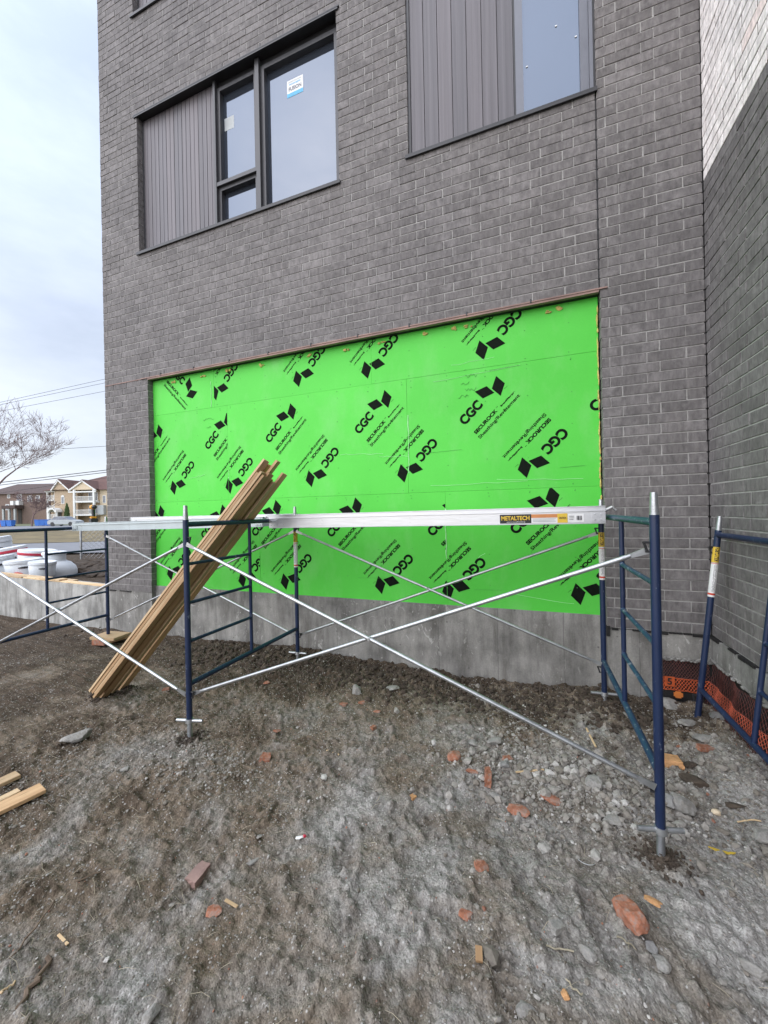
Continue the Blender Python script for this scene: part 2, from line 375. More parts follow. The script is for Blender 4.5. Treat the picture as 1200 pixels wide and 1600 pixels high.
def rubble_mat(name, col, dust):
    mt, nt, bs = base_mat(name); v = objvec(nt)
    c = ramp(nt, noise(nt, v, 22, 5, .65), [(.3, tuple(x*.6 for x in col)), (.52, col), (.75, tuple(x*1.35 for x in col))])
    c = mixc(nt, math_(nt, 'MULTIPLY', ramp(nt, noise(nt, v, 34, 6, .7), [(.47, (0, 0, 0)), (.60, (1, 1, 1))]), .75), c, dust)
    nt.links.new(c, bs.inputs['Base Color']); bs.inputs['Roughness'].default_value = .95; bs.inputs['Specular IOR Level'].default_value = .2
    bump(nt, bs, noise(nt, v, 90, 5, .7), .8, .006); return mt
M['stone'] = simple('stone_grey', (.22, .215, .205), .9, 0, .3, 14, .6)
M['stone_pale'] = rubble_mat('stone_pale', (.29, .28, .26), (.22, .205, .18))
M['brick_red'] = rubble_mat('broken_brick', (.33, .14, .085), (.27, .21, .175))
M['brick_tan'] = simple('tan_brick', (.50, .27, .12), .9, 0, .3, 18, .7)
M['clod'] = simple('soil_clod', (.058, .043, .031), .95, 0, .35, 12, .9)
M['white'] = simple('white_plastic', (.66, .69, .71), .45, 0, .06, 4)
M['red'] = simple('red_plastic', (.50, .03, .06), .5, 0, .15)
M['yellow'] = simple('yellow_plastic', (.70, .32, .02), .5, 0, .12)
M['yellow_label'] = simple('yellow_label', (.62, .42, .04), .6, 0, .1)
M['label_white'] = simple('label_white', (.68, .68, .67), .6, 0, .06)
M['label_black'] = simple('label_black', (.012, .012, .012), .5)
M['label_orange'] = simple('label_orange', (.50, .20, .07), .6)
M['label_red'] = simple('label_red', (.55, .06, .03), .6)
M['label_blue'] = simple('label_blue', (.10, .38, .60), .6)
M['membrane'] = simple('black_membrane', (.010, .009, .009), .7, 0, .3, 20, .5)
M['net_orange'] = simple('orange_net', (.48, .085, .02), .6, 0, .3, 9)
M['net_red'] = simple('dark_red_net', (.10, .030, .024), .6, 0, .4, 9)
M['net_side'] = simple('worn_orange_net', (.40, .085, .045), .7, 0, .5, 6)
M['orange_tag'] = simple('orange_tag', (.50, .15, .03), .6, 0, .15)
M['roof'] = simple('roof_shingle', (.115, .062, .052), .9, 0, .2, 2)
M['roof_dark'] = simple('roof_shingle_dark', (.085, .060, .055), .9, 0, .2, 2)
M['tan'] = simple('tan_brick_wall', (.43, .33, .23), .9, 0, .12, 3)
M['cream'] = simple('cream_render', (.62, .51, .36), .9, 0, .05)
M['brown_wall'] = simple('brown_brick_wall', (.19, .135, .11), .9, 0, .15, 3)
M['trim'] = simple('white_trim', (.72, .72, .70), .7, 0, .05)
M['door_dark'] = simple('dark_door', (.04, .035, .03), .6)
M['cedar'] = simple('cedar_green', (.045, .075, .022), .95, 0, .5, 12)
M['bark'] = simple('bark', (.17, .115, .105), .95, 0, .3, 12)
M['bark_grey'] = simple('bark_grey', (.17, .13, .12), .95, 0, .3, 12)
M['bin_blue'] = simple('blue_bin', (.03, .15, .50), .5, 0, .1)
M['wire'] = simple('cable', (.05, .05, .055), .7)
M['grey_box'] = simple('grey_cabinet', (.38, .40, .40), .6)

# ------------------------------------------------------------------ ground
def gz(x, y):
    x = np.asarray(x, float); y = np.asarray(y, float)
    site = np.clip((4.30 - y) / .08, 0, 1); near = np.clip((9 - np.abs(x + 3)) / 3, 0, 1)
    z = fbm(x, y, .7, 3, 1) * .16
    z = z + fbm(x, y, 3.2, 4, 5, .6) * .052
    cl = fbm(x, y, 11, 3, 9, .6)
    z = z + np.abs(cl) * .032 - .008
    z = z + fbm(x, y, 40, 2, 21, .75) * .022 + np.abs(fbm(x, y, 26, 2, 121)) * .018
    z = z + np.maximum(fbm(x, y, 19, 2, 33) - .10, 0) * .10
    # diagonal ruts
    u = (x * .75 + y * .66); vv = (x * -.66 + y * .75)
    z = z + fbm(u * .5, vv * 3.2, 2.2, 3, 41) * .035
    for fx, fy, fa, fl in ((-.9, 1.75, .4, 1), (-.55, 2.05, .7, 1), (.25, 1.75, .2, 1), (.75, 1.5, .5, 1), (-1.5, 1.4, -.3, 1), (-1.25, 2.35, .9, 1), (-.1, 1.45, .1, 1), (-2.0, 2.6, .5, 1)):
        a = (x - fx) * math.cos(fa) + (y - fy) * math.sin(fa); b = -(x - fx) * math.sin(fa) + (y - fy) * math.cos(fa)
        q = (a / .055)**2 + (b / .15)**2
        z = z - .020 * np.exp(-q**2) * (.8 + .4 * np.sign(np.sin(b * 190))) + .010 * np.exp(-((np.sqrt(q) - 1.35) / .25)**2)
    # crumbly bank along the foundation, dished in front
    bank = np.exp(-((y - 4.0) / .34)**2) * np.clip((fbm(x, y, 1.1, 2, 61) + .35), 0, 1) * .055 * np.clip((.95 - x) * 3, 0, 1)
    rough = np.exp(-((y - 3.75) / .4)**2) * fbm(x, y, 13, 3, 71, .7) * .09 * np.clip((1.0 - x) * 3, 0, 1)
    mound = .085 * np.exp(-(((x - .40) / .33)**2 + ((y - 3.82) / .28)**2))
    mound = mound + .09 * np.exp(-(((x - 1.3) / .16)**2)) * np.clip((y - 1.2) * 2, 0, 1) * np.clip((4.2 - y) * 3, 0, 1) * (.7 + fbm(x, y, 5, 3, 151, .6))
    grav = .035 * np.exp(-(((x - .1) / .7)**2 + ((y - 2.75) / .35)**2))
    tilt = -.012 * np.clip(x, -1, 2) + sum(.022 * np.exp(-((x - a)**2 + (y - b)**2) / .006) for a, b in ((.575, 2.22), (-2.46, 2.22), (-2.46, 3.695), (.575, 3.695)))
    lowf = fbm(x, y, .7, 3, 1) * .16
    kw = np.clip((y - 3.2) / .5, 0, 1)
    prof = np.interp(x, [-9, -5.2, -3.6, -2.6, -1.6, -.3, .25, .6, 1.0, 1.2], [-.05, -.05, .0, .02, -.03, -.085, -.05, .02, .0, .0])
    z = z - lowf * kw + prof * kw + .035 * kw
    zs = z + bank + rough + mound + grav + tilt + .012 - .045 * kw
    zo = .42 + fbm(x, y, .35, 3, 81) * .10 * np.exp(-((y - 8)/8)**2)
    return (zs * near) * site + zo * (1 - site)
def ground_at(px, py):
    z = 0.0
    for _ in range(6):
        p = onZ(px, py, z); z = float(gz(p.x, p.y))
    return Vector((p.x, p.y, z))
def axis(fine0, fine1, step, lo, hi, g=1.06):
    a = list(np.arange(fine0, fine1, step)); s = step; x = fine0
    left = []
    while x > lo: s *= g; x -= s; left.append(max(x, lo))
    s = step; x = a[-1]; rightv = []
    while x < hi: s *= g; x += s; rightv.append(min(x, hi))
    return np.array(left[::-1] + a + rightv)
xs = axis(-3.3, 1.52, .0085, -600, 400, 1.05); ys = axis(.75, 4.32, .0085, -30, 900, 1.05)
XX, YY = np.meshgrid(xs, ys, indexing='ij'); ZZ = gz(XX, YY)
nx, ny = XX.shape
idx = np.arange(nx * ny).reshape(nx, ny)
Fq = np.stack([idx[:-1, :-1], idx[1:, :-1], idx[1:, 1:], idx[:-1, 1:]], -1).reshape(-1, 4)
g = npmesh('ground', np.stack([XX, YY, ZZ], -1).reshape(-1, 3), Fq, M['ground'], smooth=True); tag(g, kind='structure')

# streets behind the site (flat sheets on the outer ground); s = forward distance, p = across
def strip(name, mat, pts, z):
    bm = bmesh.new(); vs = []
    for (u, v) in pts:
        p = onZ(u, v, z); vs.append(bm.verts.new(p))
    bm.faces.new(vs); o = obj(name, bm, mat); tag(o, kind='structure'); return o
def sheet(name, mat, quad, z):
    bm = bmesh.new(); bm.faces.new([bm.verts.new((a[0], a[1], z)) for a in quad]); o = obj(name, bm, mat); return tag(o, kind='structure')
def gp(depth, across): v = FW * depth + RT * across; return (v.x, v.y)
sheet('road', M['asphalt'], [gp(12.5, -34), gp(14.2, 6), gp(22.5, 8), gp(17.2, -34)], .50)
sheet('lawn_strip', M['grass'], [gp(17.2, -34), gp(22.5, 8), gp(38, 8), gp(38, -60)], .515)
sheet('sidewalk', M['kerb'], [gp(38, -70), gp(38, 10), gp(44, 10), gp(44, -80)], .53)
sheet('street', M['asphalt'], [gp(44, -80), gp(44, 10), gp(66, 12), gp(66, -110)], .545)
sheet('front_lawn', M['lawn'], [gp(66, -110), gp(66, 12), gp(140, 20), gp(140, -220)], .56)

# ------------------------------------------------------------------ building
YF = 4.05; XL = -6.09; XC = 1.45; JX = .655
CH = .0923; Z0 = .61; PITCH = .289; JT = .010
def zc(n): return Z0 + n * CH
bld = empty('apartment_building', (0, 0, 0), label='grey brick apartment building under construction with a green sheathed opening', cat='building')
ZTOP = zc(128)
holes = [(-5.17, JX, zc(0) - .1, zc(34)), (-5.29, -2.0, zc(54), zc(76)), (-1.155, JX, zc(54), zc(76)), (-5.33, -2.0, zc(92), zc(114)), (-1.155, JX, zc(92), zc(114))]
def bricks_np(rects, depth, place, rough_edge=.0):
    """rects: (u0,u1,z0,z1) boxes with 5 faces and a worn arris; place(u,d,z)->xyz"""
    r = np.array(rects); n = len(r); e = .0022
    j = rng.normal(0, .0011, (n, 1)); tilt = rng.normal(0, .0006, (n, 4))
    u0, u1, z0, z1 = [r[:, i:i+1] + rng.normal(0, .0011, (n, 1)) for i in range(4)]
    U = np.concatenate([u0, u1, u1, u0, u0, u1, u1, u0, u0+e, u1-e, u1-e, u0+e], 1)
    Zv = np.concatenate([z0, z0, z1, z1, z0, z0, z1, z1, z0+e, z0+e, z1-e, z1-e], 1)
    D = np.concatenate([np.full((n, 4), depth), e + j + np.zeros((n, 4)), j + tilt], 1)
    V = place(U, D, Zv).reshape(-1, 3)
    base = np.array([(4,5,9,8),(5,6,10,9),(6,7,11,10),(7,4,8,11),(8,9,10,11),(0,1,5,4),(1,2,6,5),(2,3,7,6),(3,0,4,7)])
    Fc = (np.arange(n)[:, None, None] * 12 + base[None]).reshape(-1, 4)
    tone = np.repeat(np.clip(rng.beta(2.6, 2.6, n) * .9 + (rng.random(n) > .985) * .25, 0, 1), 12)
    return V, Fc, tone
def rows(u0, u1, zlo, zhi, off0, holes=(), minw=.03):
    pend = []; out = []; n0 = int(round((zlo - Z0) / CH)); n1 = int(round((zhi - Z0) / CH))
    for n in range(n0, n1):
        z0, z1 = zc(n) + JT/2, zc(n+1) - JT/2; zm = (z0 + z1) / 2
        segs = [(u0, u1)]
        for (h0, h1, a, b) in holes:
            if a < zm < b:
                ns = []
                for s0, s1 in segs:
                    if h1 <= s0 or h0 >= s1: ns.append((s0, s1)); continue
                    if h0 > s0: ns.append((s0, h0))
                    if h1 < s1: ns.append((h1, s1))
                segs = ns
        off = off0 + (PITCH / 3 if n % 2 else 0)
        for s0, s1 in segs:
            k = math.floor((s0 - off) / PITCH)
            while off + k * PITCH < s1:
                a = max(s0, off + k*PITCH + JT/2) if off + k*PITCH > s0 else s0
                b = min(s1, off + (k+1)*PITCH - JT/2) if off + (k+1)*PITCH < s1 else s1
                if b - a > .055: out.append((a, b, z0, z1))
                elif a <= s0 + 1e-6:
                    pend.append((n, a)); k += 1; continue
                elif out and abs(out[-1][2] - z0) < 1e-6 and out[-1][1] < b: out[-1] = (out[-1][0], b, z0, z1)
                if pend and pend[-1][0] == n and out[-1][0] > pend[-1][1] and out[-1][0] - pend[-1][1] < .09: out[-1] = (pend[-1][1], out[-1][1], z0, z1); pend.pop()
                k += 1
    return out
def placeF(U, D, Z): return np.stack([U, YF + D, Z], -1)
def placeS(U, D, Z): return np.stack([XC + D, U, Z], -1)
SEC = 1.0160  # joint reference measured on the pillar
ra = rows(XL, JX - .006, Z0, ZTOP, .655 - PITCH*30, holes)
rb = rows(JX + .006, XC - .004, Z0, ZTOP, 1.018 - PITCH*3 - PITCH/3*0)
V, Fc, tn = bricks_np(ra + rb, .085, placeF)
npmesh('front_brickwork', V, Fc, M['brick'], bld, attr=tn)
SY0 = -3.6  # unseen run of the wing past the camera, lengthened to darken the right side
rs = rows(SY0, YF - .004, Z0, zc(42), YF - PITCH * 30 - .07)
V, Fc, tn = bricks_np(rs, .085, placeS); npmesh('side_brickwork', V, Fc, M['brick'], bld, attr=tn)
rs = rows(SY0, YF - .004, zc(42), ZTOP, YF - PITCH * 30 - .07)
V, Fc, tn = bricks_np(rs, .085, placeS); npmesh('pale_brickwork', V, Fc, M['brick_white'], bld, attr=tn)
# mortar bodies
def slab_holes(bm, u0, u1, z0, z1, holes, fn, ins=.005):
    zs = sorted({z0, z1, *[min(max(h[2], z0), z1) for h in holes], *[min(max(h[3], z0), z1) for h in holes]})
    for a, b in zip(zs, zs[1:]):
        zm = (a + b) / 2; segs = [(u0, u1)]
        for h in holes:
            if h[2] < zm < h[3]:
                ns = []
                for s0, s1 in segs:
                    if h[1] <= s0 or h[0] >= s1: ns.append((s0, s1)); continue
                    if h[0] > s0: ns.append((s0, h[0]))
                    if h[1] < s1: ns.append((h[1], s1))
                segs = ns
        for s0, s1 in segs: fn(bm, s0 + ins, s1 - ins, a, b)
bm = bmesh.new()
slab_holes(bm, XL, JX - .006, Z0, ZTOP, holes, lambda b, s0, s1, z0, z1: box(b, s0, s1, YF + .0058, YF + .083, z0, z1))
box(bm, JX + .011, XC - .012, YF + .0058, YF + .083, Z0, ZTOP)
obj('mortar', bm, M['mortar'], bld)
obj('side_mortar', cbox(XC + .0058, XC + .083, SY0 + .01, YF - .012, Z0, zc(42) - .003), M['mortar'], bld)
obj('pale_mortar', cbox(XC + .0040, XC + .083, SY0 + .01, YF - .012, zc(42) + .001, ZTOP), M['mortar_pale'], bld)
# dark backing and joint fillers
bm = bmesh.new()
box(bm, XL + .01, XC + .5, YF + .32, 14, .2, ZTOP + .3)
box(bm, XC + .09, 8, SY0, 14, .2, ZTOP + .28)
obj('building_core', bm, M['black'], bld)
bm = bmesh.new()
box(bm, JX - .009, JX + .009, YF + .022, YF + .08, zc(34) - .03, ZTOP)   # control joint
box(bm, XC - .010, XC + .002, YF + .012, YF + .08, Z0, ZTOP)
obj('control_joint', bm, M['black'], bld)
bm = bmesh.new(); box(bm, XL, XL + .08, YF + .09, 14, Z0, ZTOP); obj('end_wall', bm, M['brick'], bld)
bm = bmesh.new(); box(bm, XL - .02, XC - .02, YF - .02, YF + .3, ZTOP + .002, ZTOP + .06); obj('parapet_cap', bm, M['frame'], bld)
# foundation
PY = 4.135
bm = bmesh.new()
box(bm, XL + .004, -5.175, YF + .004, YF + .5, -.6, Z0 - .004)
box(bm, -5.172, JX + .012, YF + .062, YF + .5, -.6, .700)
obj('foundation', bm, M['concrete'], bld)
bm = bmesh.new()
box(bm, JX + .016, 1.075, YF + .004, YF + .5, -.6, Z0 - .010)
box(bm, 1.075, XC + .3, YF + .004, YF + .5, .375, Z0 - .010)
box(bm, 1.075, XC + .3, YF + .045, YF + .5, -.6, .374)
bmesh.ops.bevel(bm, geom=[e for e in bm.edges], offset=.006, segments=1, affect='EDGES')
obj('pillar_foundation', bm, M['concrete'], bld)
bm = bmesh.new()
box(bm, XC - .012, XC + .5, SY0, YF + .002, .40, Z0 - .010)
box(bm, XC + .03, XC + .5, SY0, YF + .002, -.6, .399)
obj('side_foundation', bm, M['concrete_side'], bld)
# ragged membrane strip under the first course
def ragged(name, fn, u0, u1, seed, gap=.25):
    r = random.Random(seed); bm = bmesh.new(); u = u0
    while u < u1:
        l = r.uniform(.03, .13); h = r.uniform(.008, .022)
        if r.random() > gap: fn(bm, u, min(u + l, u1), h)
        u += l + r.uniform(0, .012)
    return obj(name, bm, M['membrane'], bld)
ragged('flashing_membrane', lambda b, a, c, h: box(b, a, c, YF - .003 - h*.3, YF + .02, Z0 - .004 - h, Z0 + .001), .70, XC - .02, 3)
ragged('flashing_membrane', lambda b, a, c, h: box(b, XC - .016 - h*.3, XC + .02, a, c, Z0 - .004 - h, Z0 + .001), 1.2, YF - .02, 5, .35)
ragged('flashing_membrane', lambda b, a, c, h: box(b, a, c, YF - .002 - h*.2, YF + .02, Z0 - .004 - h*.8, Z0 + .001), XL + .02, -5.6, 6, .45)
bm = bmesh.new(); box(bm, JX + .002, JX + .030, YF - .006, YF + .03, .53, .625); obj('flashing_membrane', bm, M['membrane'], bld)
# steel lintel over the opening with weep slots above
bm = bmesh.new(); box(bm, -5.30, .72, YF - .016, YF + .082, zc(34) - .0085, zc(34) + .004)
box(bm, -5.165, .650, YF - .010, YF + .03, zc(34) - .030, zc(34) - .010)
obj('steel_lintel', bm, M['lintel'], bld)
bm = bmesh.new(); box(bm, XL + .01, -5.31, YF - .006, YF + .03, zc(34) - .008, zc(34) + .004); obj('ledge_strip', bm, M['lintel'], bld)
bm = bmesh.new(); x = -4.9
while x < .6: box(bm, x - .007, x + .007, YF - .0185, YF + .03, zc(34) - .012, zc(34) + .026); x += .62
for w0, w1, zz in ((-5.29, -2.0, zc(76)), ):
    x = w0 + .35
    while x < w1: box(bm, x - .006, x + .006, YF - .004, YF + .03, zz + .012, zz + .075); x += .62
obj('weep_slot', bm, M['black'], bld)
bm = bmesh.new(); box(bm, -5.16, .645, YF + .030, YF + .084, zc(34) - .028, zc(34) - .010)
obj('opening_soffit', bm, M['membrane'], bld)

# ------------------------------------------------------------------ lettering helpers
_tx = {}
def text2d(body, bold=0.0):
    k = (body, bold)
    if k not in _tx:
        c = bpy.data.curves.new('t', 'FONT'); c.body = body; c.size = 1; c.offset = bold; c.resolution_u = 5
        o = bpy.data.objects.new('t', c); COL.objects.link(o); bpy.context.view_layer.update()
        me = bpy.data.meshes.new_from_object(o)
        V = np.array([v.co[:2] for v in me.vertices]); P = [list(p.vertices) for p in me.polygons]
        bpy.data.objects.remove(o); bpy.data.curves.remove(c); bpy.data.meshes.remove(me)
        _tx[k] = (V, P)
    return _tx[k]
def fit(body, u0, u1, v0, v1, bold=0):
    V, P = text2d(body, bold); lo, hi = V.min(0), V.max(0)
    return (V - lo) / (hi - lo) * [u1 - u0, v1 - v0] + [u0, v0], P
def put2d(bm, shape, fn, mi=0):
    V, P = shape; vs = [bm.verts.new(fn(a, b)) for a, b in V]
    for p in P:
        try: f = bm.faces.new([vs[i] for i in p]); f.material_index = mi
        except ValueError: pass
def quad2d(*pts): return (np.array(pts, float), [[0, 1, 2, 3]])
LOGO = [fit('CGC', -.442, -.163, -.022, .087, .05),
        quad2d((-.118, .150), (-.118, .036), (-.002, -.016), (-.002, .096)),
        quad2d((.012, .035), (.012, -.087), (.131, -.030), (.133, .092)),
        fit('SECUROCK', -.433, -.117, -.173, -.133, .05),
        fit('TM', -.110, -.085, -.142, -.134, .01),
        fit('Brand/Marque', -.065, .129, -.176, -.152, .045),
        fit('Sheathing/Rev\u00eatement', -.441, .132, -.249, -.202, .022),
        fit('C', -.439, -.439+.001, 0, .001, 0)][:7]
LOGO.append(fit('Reg.', .088, .130, -.072, -.062, .01))
def board(x0, x1, z0, z1, logos, idx, y=PY):
    bm = bmesh.new(); box(bm, x0 + .0008, x1 - .0008, y, y + .014, z0 + .0008, z1 - .0008)
    bmesh.ops.bevel(bm, geom=bm.edges[:], offset=.0006, segments=1, affect='EDGES')
    b = obj('sheathing_board', bm, M['green'], bld)
    bm = bmesh.new()
    for (jx, jz, ang) in logos:
        ca, sa = math.cos(math.radians(ang)), math.sin(math.radians(ang))
        for s in LOGO: put2d(bm, s, lambda a, c: (jx + a*ca - c*sa, y - .0012, jz + a*sa + c*ca))
    for co, no in (((x0+.003, 0, 0), (-1, 0, 0)), ((x1-.003, 0, 0), (1, 0, 0)), ((0, 0, z0+.003), (0, 0, -1)), ((0, 0, z1-.003), (0, 0, 1))):
        bmesh.ops.bisect_plane(bm, geom=bm.verts[:] + bm.edges[:] + bm.faces[:], plane_co=co, plane_no=no, clear_outer=True)
    if len(bm.faces): obj('printing', bm, M['ink'], b)
    else: bm.free()
    # screw heads
    bm = bmesh.new(); r = random.Random(idx)
    x = x0 + .05
    while x < x1 - .02:
        for z in ([z0 + .03, z1 - .03] + [z0 + .3 * k + r.uniform(-.04, .04) for k in range(1, int((z1 - z0) / .3) + 1)]):
            if z0 < z < z1: tube(bm, (x + r.uniform(-.01, .01), y - .0015, z), (x, y + .002, z), .0042, n=6)
        x += .405
    obj('screw_heads', bm, M['pencil'], b)
    return b
A0, A1, A2 = 45, 225, -45
RU = [(.92, 2.95), (-.315, 2.945), (-1.547, 2.96), (-2.818, 2.959), (-3.839, 2.95), (-5.106, 2.92)]
RD = [(.021, 2.193), (-1.271, 2.205), (-2.473, 2.204), (-3.738, 2.167), (-4.752, 2.187)]
mid = [(x, z, A0) for x, z in RU] + [(x, z, A1) for x, z in RD]
top = [(x, z, A1) for x, z in ((-.377, 3.446), (-1.692, 3.435), (-2.627, 3.463), (-3.953, 3.458))]
low = [(x, z, A1) for x, z in ((.485, .942), (-.782, .911), (-1.571, .931), (-2.876, .911), (-3.55, .904), (-4.848, .945))] + \
      [(x, z, A0) for x, z in ((.177, 1.783), (-.69, 1.76), (-1.943, 1.742), (-3.07, 1.748), (-3.942, 1.712), (-5.1, 1.73))]
LZ, HZ = .667, 3.735
board(-5.185, -4.02, 3.208, HZ, [(-4.474, 3.49, A2)], 1)
board(-4.02, -1.675, 3.208, HZ, top, 2)
board(-1.675, .652, 3.208, HZ, top, 3, PY - .0015)
board(-5.185, -3.795, 1.927, 3.208, mid, 4)
board(-3.795, -1.255, 1.927, 3.208, [l for l in mid if l[0] != -3.839], 5, PY - .001)
board(-1.255, .652, 1.927, 3.208, [l for l in mid], 6)
board(-5.185, -3.30, LZ, 1.927, low[:], 7, PY - .001)
board(-3.30, -.84, LZ, 1.927, [l for l in low if l[0] not in (-3.55, )], 8)
board(-.84, .652, LZ, 1.927, [l for l in low if l[0] not in (-.69, )], 9, PY - .0012)
# handwriting, scratches, foam
bm = bmesh.new(); r = random.Random(5)
def scrib(cx, cz, wd, n):
    pts = []; x = cx
    for i in range(n):
        x += wd / n; pts.append((x, cz + r.uniform(-.018, .018)))
    for a, b in zip(pts, pts[1:]): tube(bm, (a[0], PY - .003, a[1]), (b[0], PY - .003, b[1]), .0018, n=4)
for p in ((-.62, 3.20, .03, 4), (-.62, 3.14, .14, 9), (-.66, 3.07, .10, 7), (-.62, 3.0, .13, 8), (-.70, 2.93, .13, 7), (-4.25, 3.05, .22, 8), (-4.18, 2.95, .10, 6)): scrib(*p)
for x, z, l in ((-1.05, 2.36, .40), (.30, 2.12, .22), (-.35, 3.17, .3), (-.35, 2.62+.0, .0), (-1.9, .95, .35), (-.55, .88, .28)):
    if l: tube(bm, (x, PY - .003, z), (x + l, PY - .003, z + .01), .0012, n=4)
obj('pencil_marks', bm, M['pencil'], bld)
bm = bmesh.new()
for x, z, l, dz in ((-.95, 3.13, .9, .05), (-2.1, 2.42, .55, -.03), (-1.0, 2.0, 1.0, .0), (-.3, 2.03, .8, -.03), (-1.6, 2.36, .35, -.02), (-.2, .86, .6, -.07), (-.75, 3.28, .45, .02), (-4.5, 2.25, .3, .04), (-.5, 1.22, .07, .05)):
    n = 7; P = [(x + l*i/n, z + dz*i/n + r.uniform(-.006, .006)) for i in range(n + 1)]
    for a, b in zip(P, P[1:]): tube(bm, (a[0], PY - .0025, a[1]), (b[0], PY - .0025, b[1]), .0016, n=4)
for x, z, h in ((-1.245, 2.30, .50), (-1.245, 2.15, .16), (-.842, 1.20, .55), (-4.07, 3.22, .35), (-3.79, 2.2, .14)):
    P = [(x + r.uniform(-.006, .006), z + h*i/8) for i in range(9)]
    for a, b in zip(P, P[1:]): tube(bm, (a[0], PY - .0025, a[1]), (b[0], PY - .0025, b[1]), r.uniform(.002, .006), n=4)
obj('scratch_marks', bm, M['scuff'], bld)
def blob(bm, c, s, seed=0, sub=2, jit=.25):
    r = random.Random(seed); res = bmesh.ops.create_icosphere(bm, subdivisions=sub, radius=1)
    for v in res['verts']:
        k = 1 + r.uniform(-jit, jit); v.co = Vector((v.co.x*s[0]*k + c[0], v.co.y*s[1]*k + c[1], v.co.z*s[2]*k + c[2]))
bm = bmesh.new(); z = .75; k = 0
while z < 3.6:
    if r.random() > .25: blob(bm, (.645 + r.uniform(-.004, .003), PY - .010, z), (r.uniform(.005, .011), .010, r.uniform(.02, .06)), k, 1)
    z += r.uniform(.03, .09); k += 1
for x in (-4.75, -4.2, -3.75, -3.2, -2.5, -2.0, -1.55, -1.0, -.72, -.55, .22, .30):
    for q in range(3):
        blob(bm, (x + r.uniform(-.04, .04), PY - .008, 3.665 + r.uniform(-.012, .018)), (r.uniform(.012, .035), .012, r.uniform(.008, .022)), k, 1); k += 1
obj('spray_foam', bm, M['foam'], bld)

# ------------------------------------------------------------------ windows
def ribbed(x0, x1, y, z0, z1, n, parent, wide=False):
    """vertical folded metal cladding"""
    V = []; Fc = []; T = []; r = random.Random(n); wd = (x1 - x0) / n
    for i in range(n):
        a = x0 + i * wd; t = r.random()
        prof = [(a, .012), (a + .004, 0), (a + wd*.46, 0), (a + wd*.5, .003 if wide else .006), (a + wd*.54, 0), (a + wd - .006, 0), (a + wd - .002, .012), (a + wd, .012)] if not wide else \
               [(a, .014), (a + .003, 0), (a + wd*.3, .001), (a + wd*.5, -.001), (a + wd*.8, .001), (a + wd - .005, 0), (a + wd - .002, .014), (a + wd, .014)]
        b = len(V)
        for px, d in prof: V += [(px, y + d, z0), (px, y + d, z1)]; T += [t, t]
        for k in range(len(prof) - 1): Fc.append((b + 2*k, b + 2*k + 2, b + 2*k + 3, b + 2*k + 1))
    o = npmesh('siding_panel', V, Fc, M['siding'], parent, attr=T)
    return o
def frame_bm(x0, x1, z0, z1, y0, y1, t, bot=None):
    bm = bmesh.new(); bt = t if bot is None else bot
    box(bm, x0, x0 + t, y0, y1, z0, z1); box(bm, x1 - t, x1, y0, y1, z0, z1)
    box(bm, x0 + t, x1 - t, y0, y1, z1 - t, z1); box(bm, x0 + t, x1 - t, y0, y1, z0, z0 + bt)
    return bm
def win_a(xa, xb, zn0, zn1, xs_, xm, zsplit, label):
    """siding panel, narrow two-part light, big light"""
    z0, z1 = zc(zn0), zc(zn1)
    wo = empty('window', label=label); wo.parent = bld
    bm = bmesh.new()
    box(bm, xa - .05, xb + .045, YF - .022, YF + .20, z1 - .012, z1 + .003)          # head flashing
    box(bm, xa - .045, xb + .03, YF - .020, YF + .004, z1 - .034, z1 - .0125)
    box(bm, xa, xb, YF + .105, YF + .25, z1 - .10, z1 - .0125)
    obj('head_flashing', bm, M['black'], wo)
    bm = bmesh.new(); box(bm, xa - .03, xb + .02, YF - .028, YF + .25, z0 - .004, z0 + .008); box(bm, xa - .03, xb + .02, YF - .028, YF - .010, z0 - .030, z0 - .0045)
    obj('sill', bm, M['black'], wo)
    ribbed(xa + .03, xs_, YF + .085, z0 + .008, z1 - .02, 9, wo)
    bm = bmesh.new(); box(bm, xs_, xs_ + .035, YF + .045, YF + .25, z0 + .008, z1 - .0125)
    box(bm, xm - .030, xm + .030, YF + .045, YF + .25, z0 + .008, z1 - .0125)
    box(bm, xs_ + .035, xm - .03, YF + .05, YF + .25, zsplit - .03, zsplit + .02)
    box(bm, xb - .02, xb, YF + .10, YF + .25, z0 + .008, z1 - .0125)
    box(bm, xa, xa + .03, YF + .085, YF + .25, z0 + .008, z1 - .0125)
    obj('frame', bm, M['frame'], wo)
    for (a, b, c, d) in ((xs_ + .035, xm - .03, zsplit + .02, z1 - .10), (xs_ + .035, xm - .03, z0 + .008, zsplit - .03), (xm + .03, xb - .02, z0 + .008, z1 - .10)):
        obj('sash', frame_bm(a, b, c, d, YF + .085, YF + .20, .055 if b > -3 else .048, .02), M['frame'], wo)
        bm = bmesh.new(); box(bm, a + .045, b - .045, YF + .150, YF + .158, c + .015, d - .045); obj('pane', bm, M['glass'], wo)
    return wo
w1 = win_a(-5.29, -2.0, 54, 76, -3.90, -3.175, 6.20, 'wide window with ribbed siding at its left and a small sticker on its large pane')
w0 = win_a(-5.33, -2.0, 92, 114, -3.90, -3.175, 9.65, 'upper storey window cut off by the top of the picture')
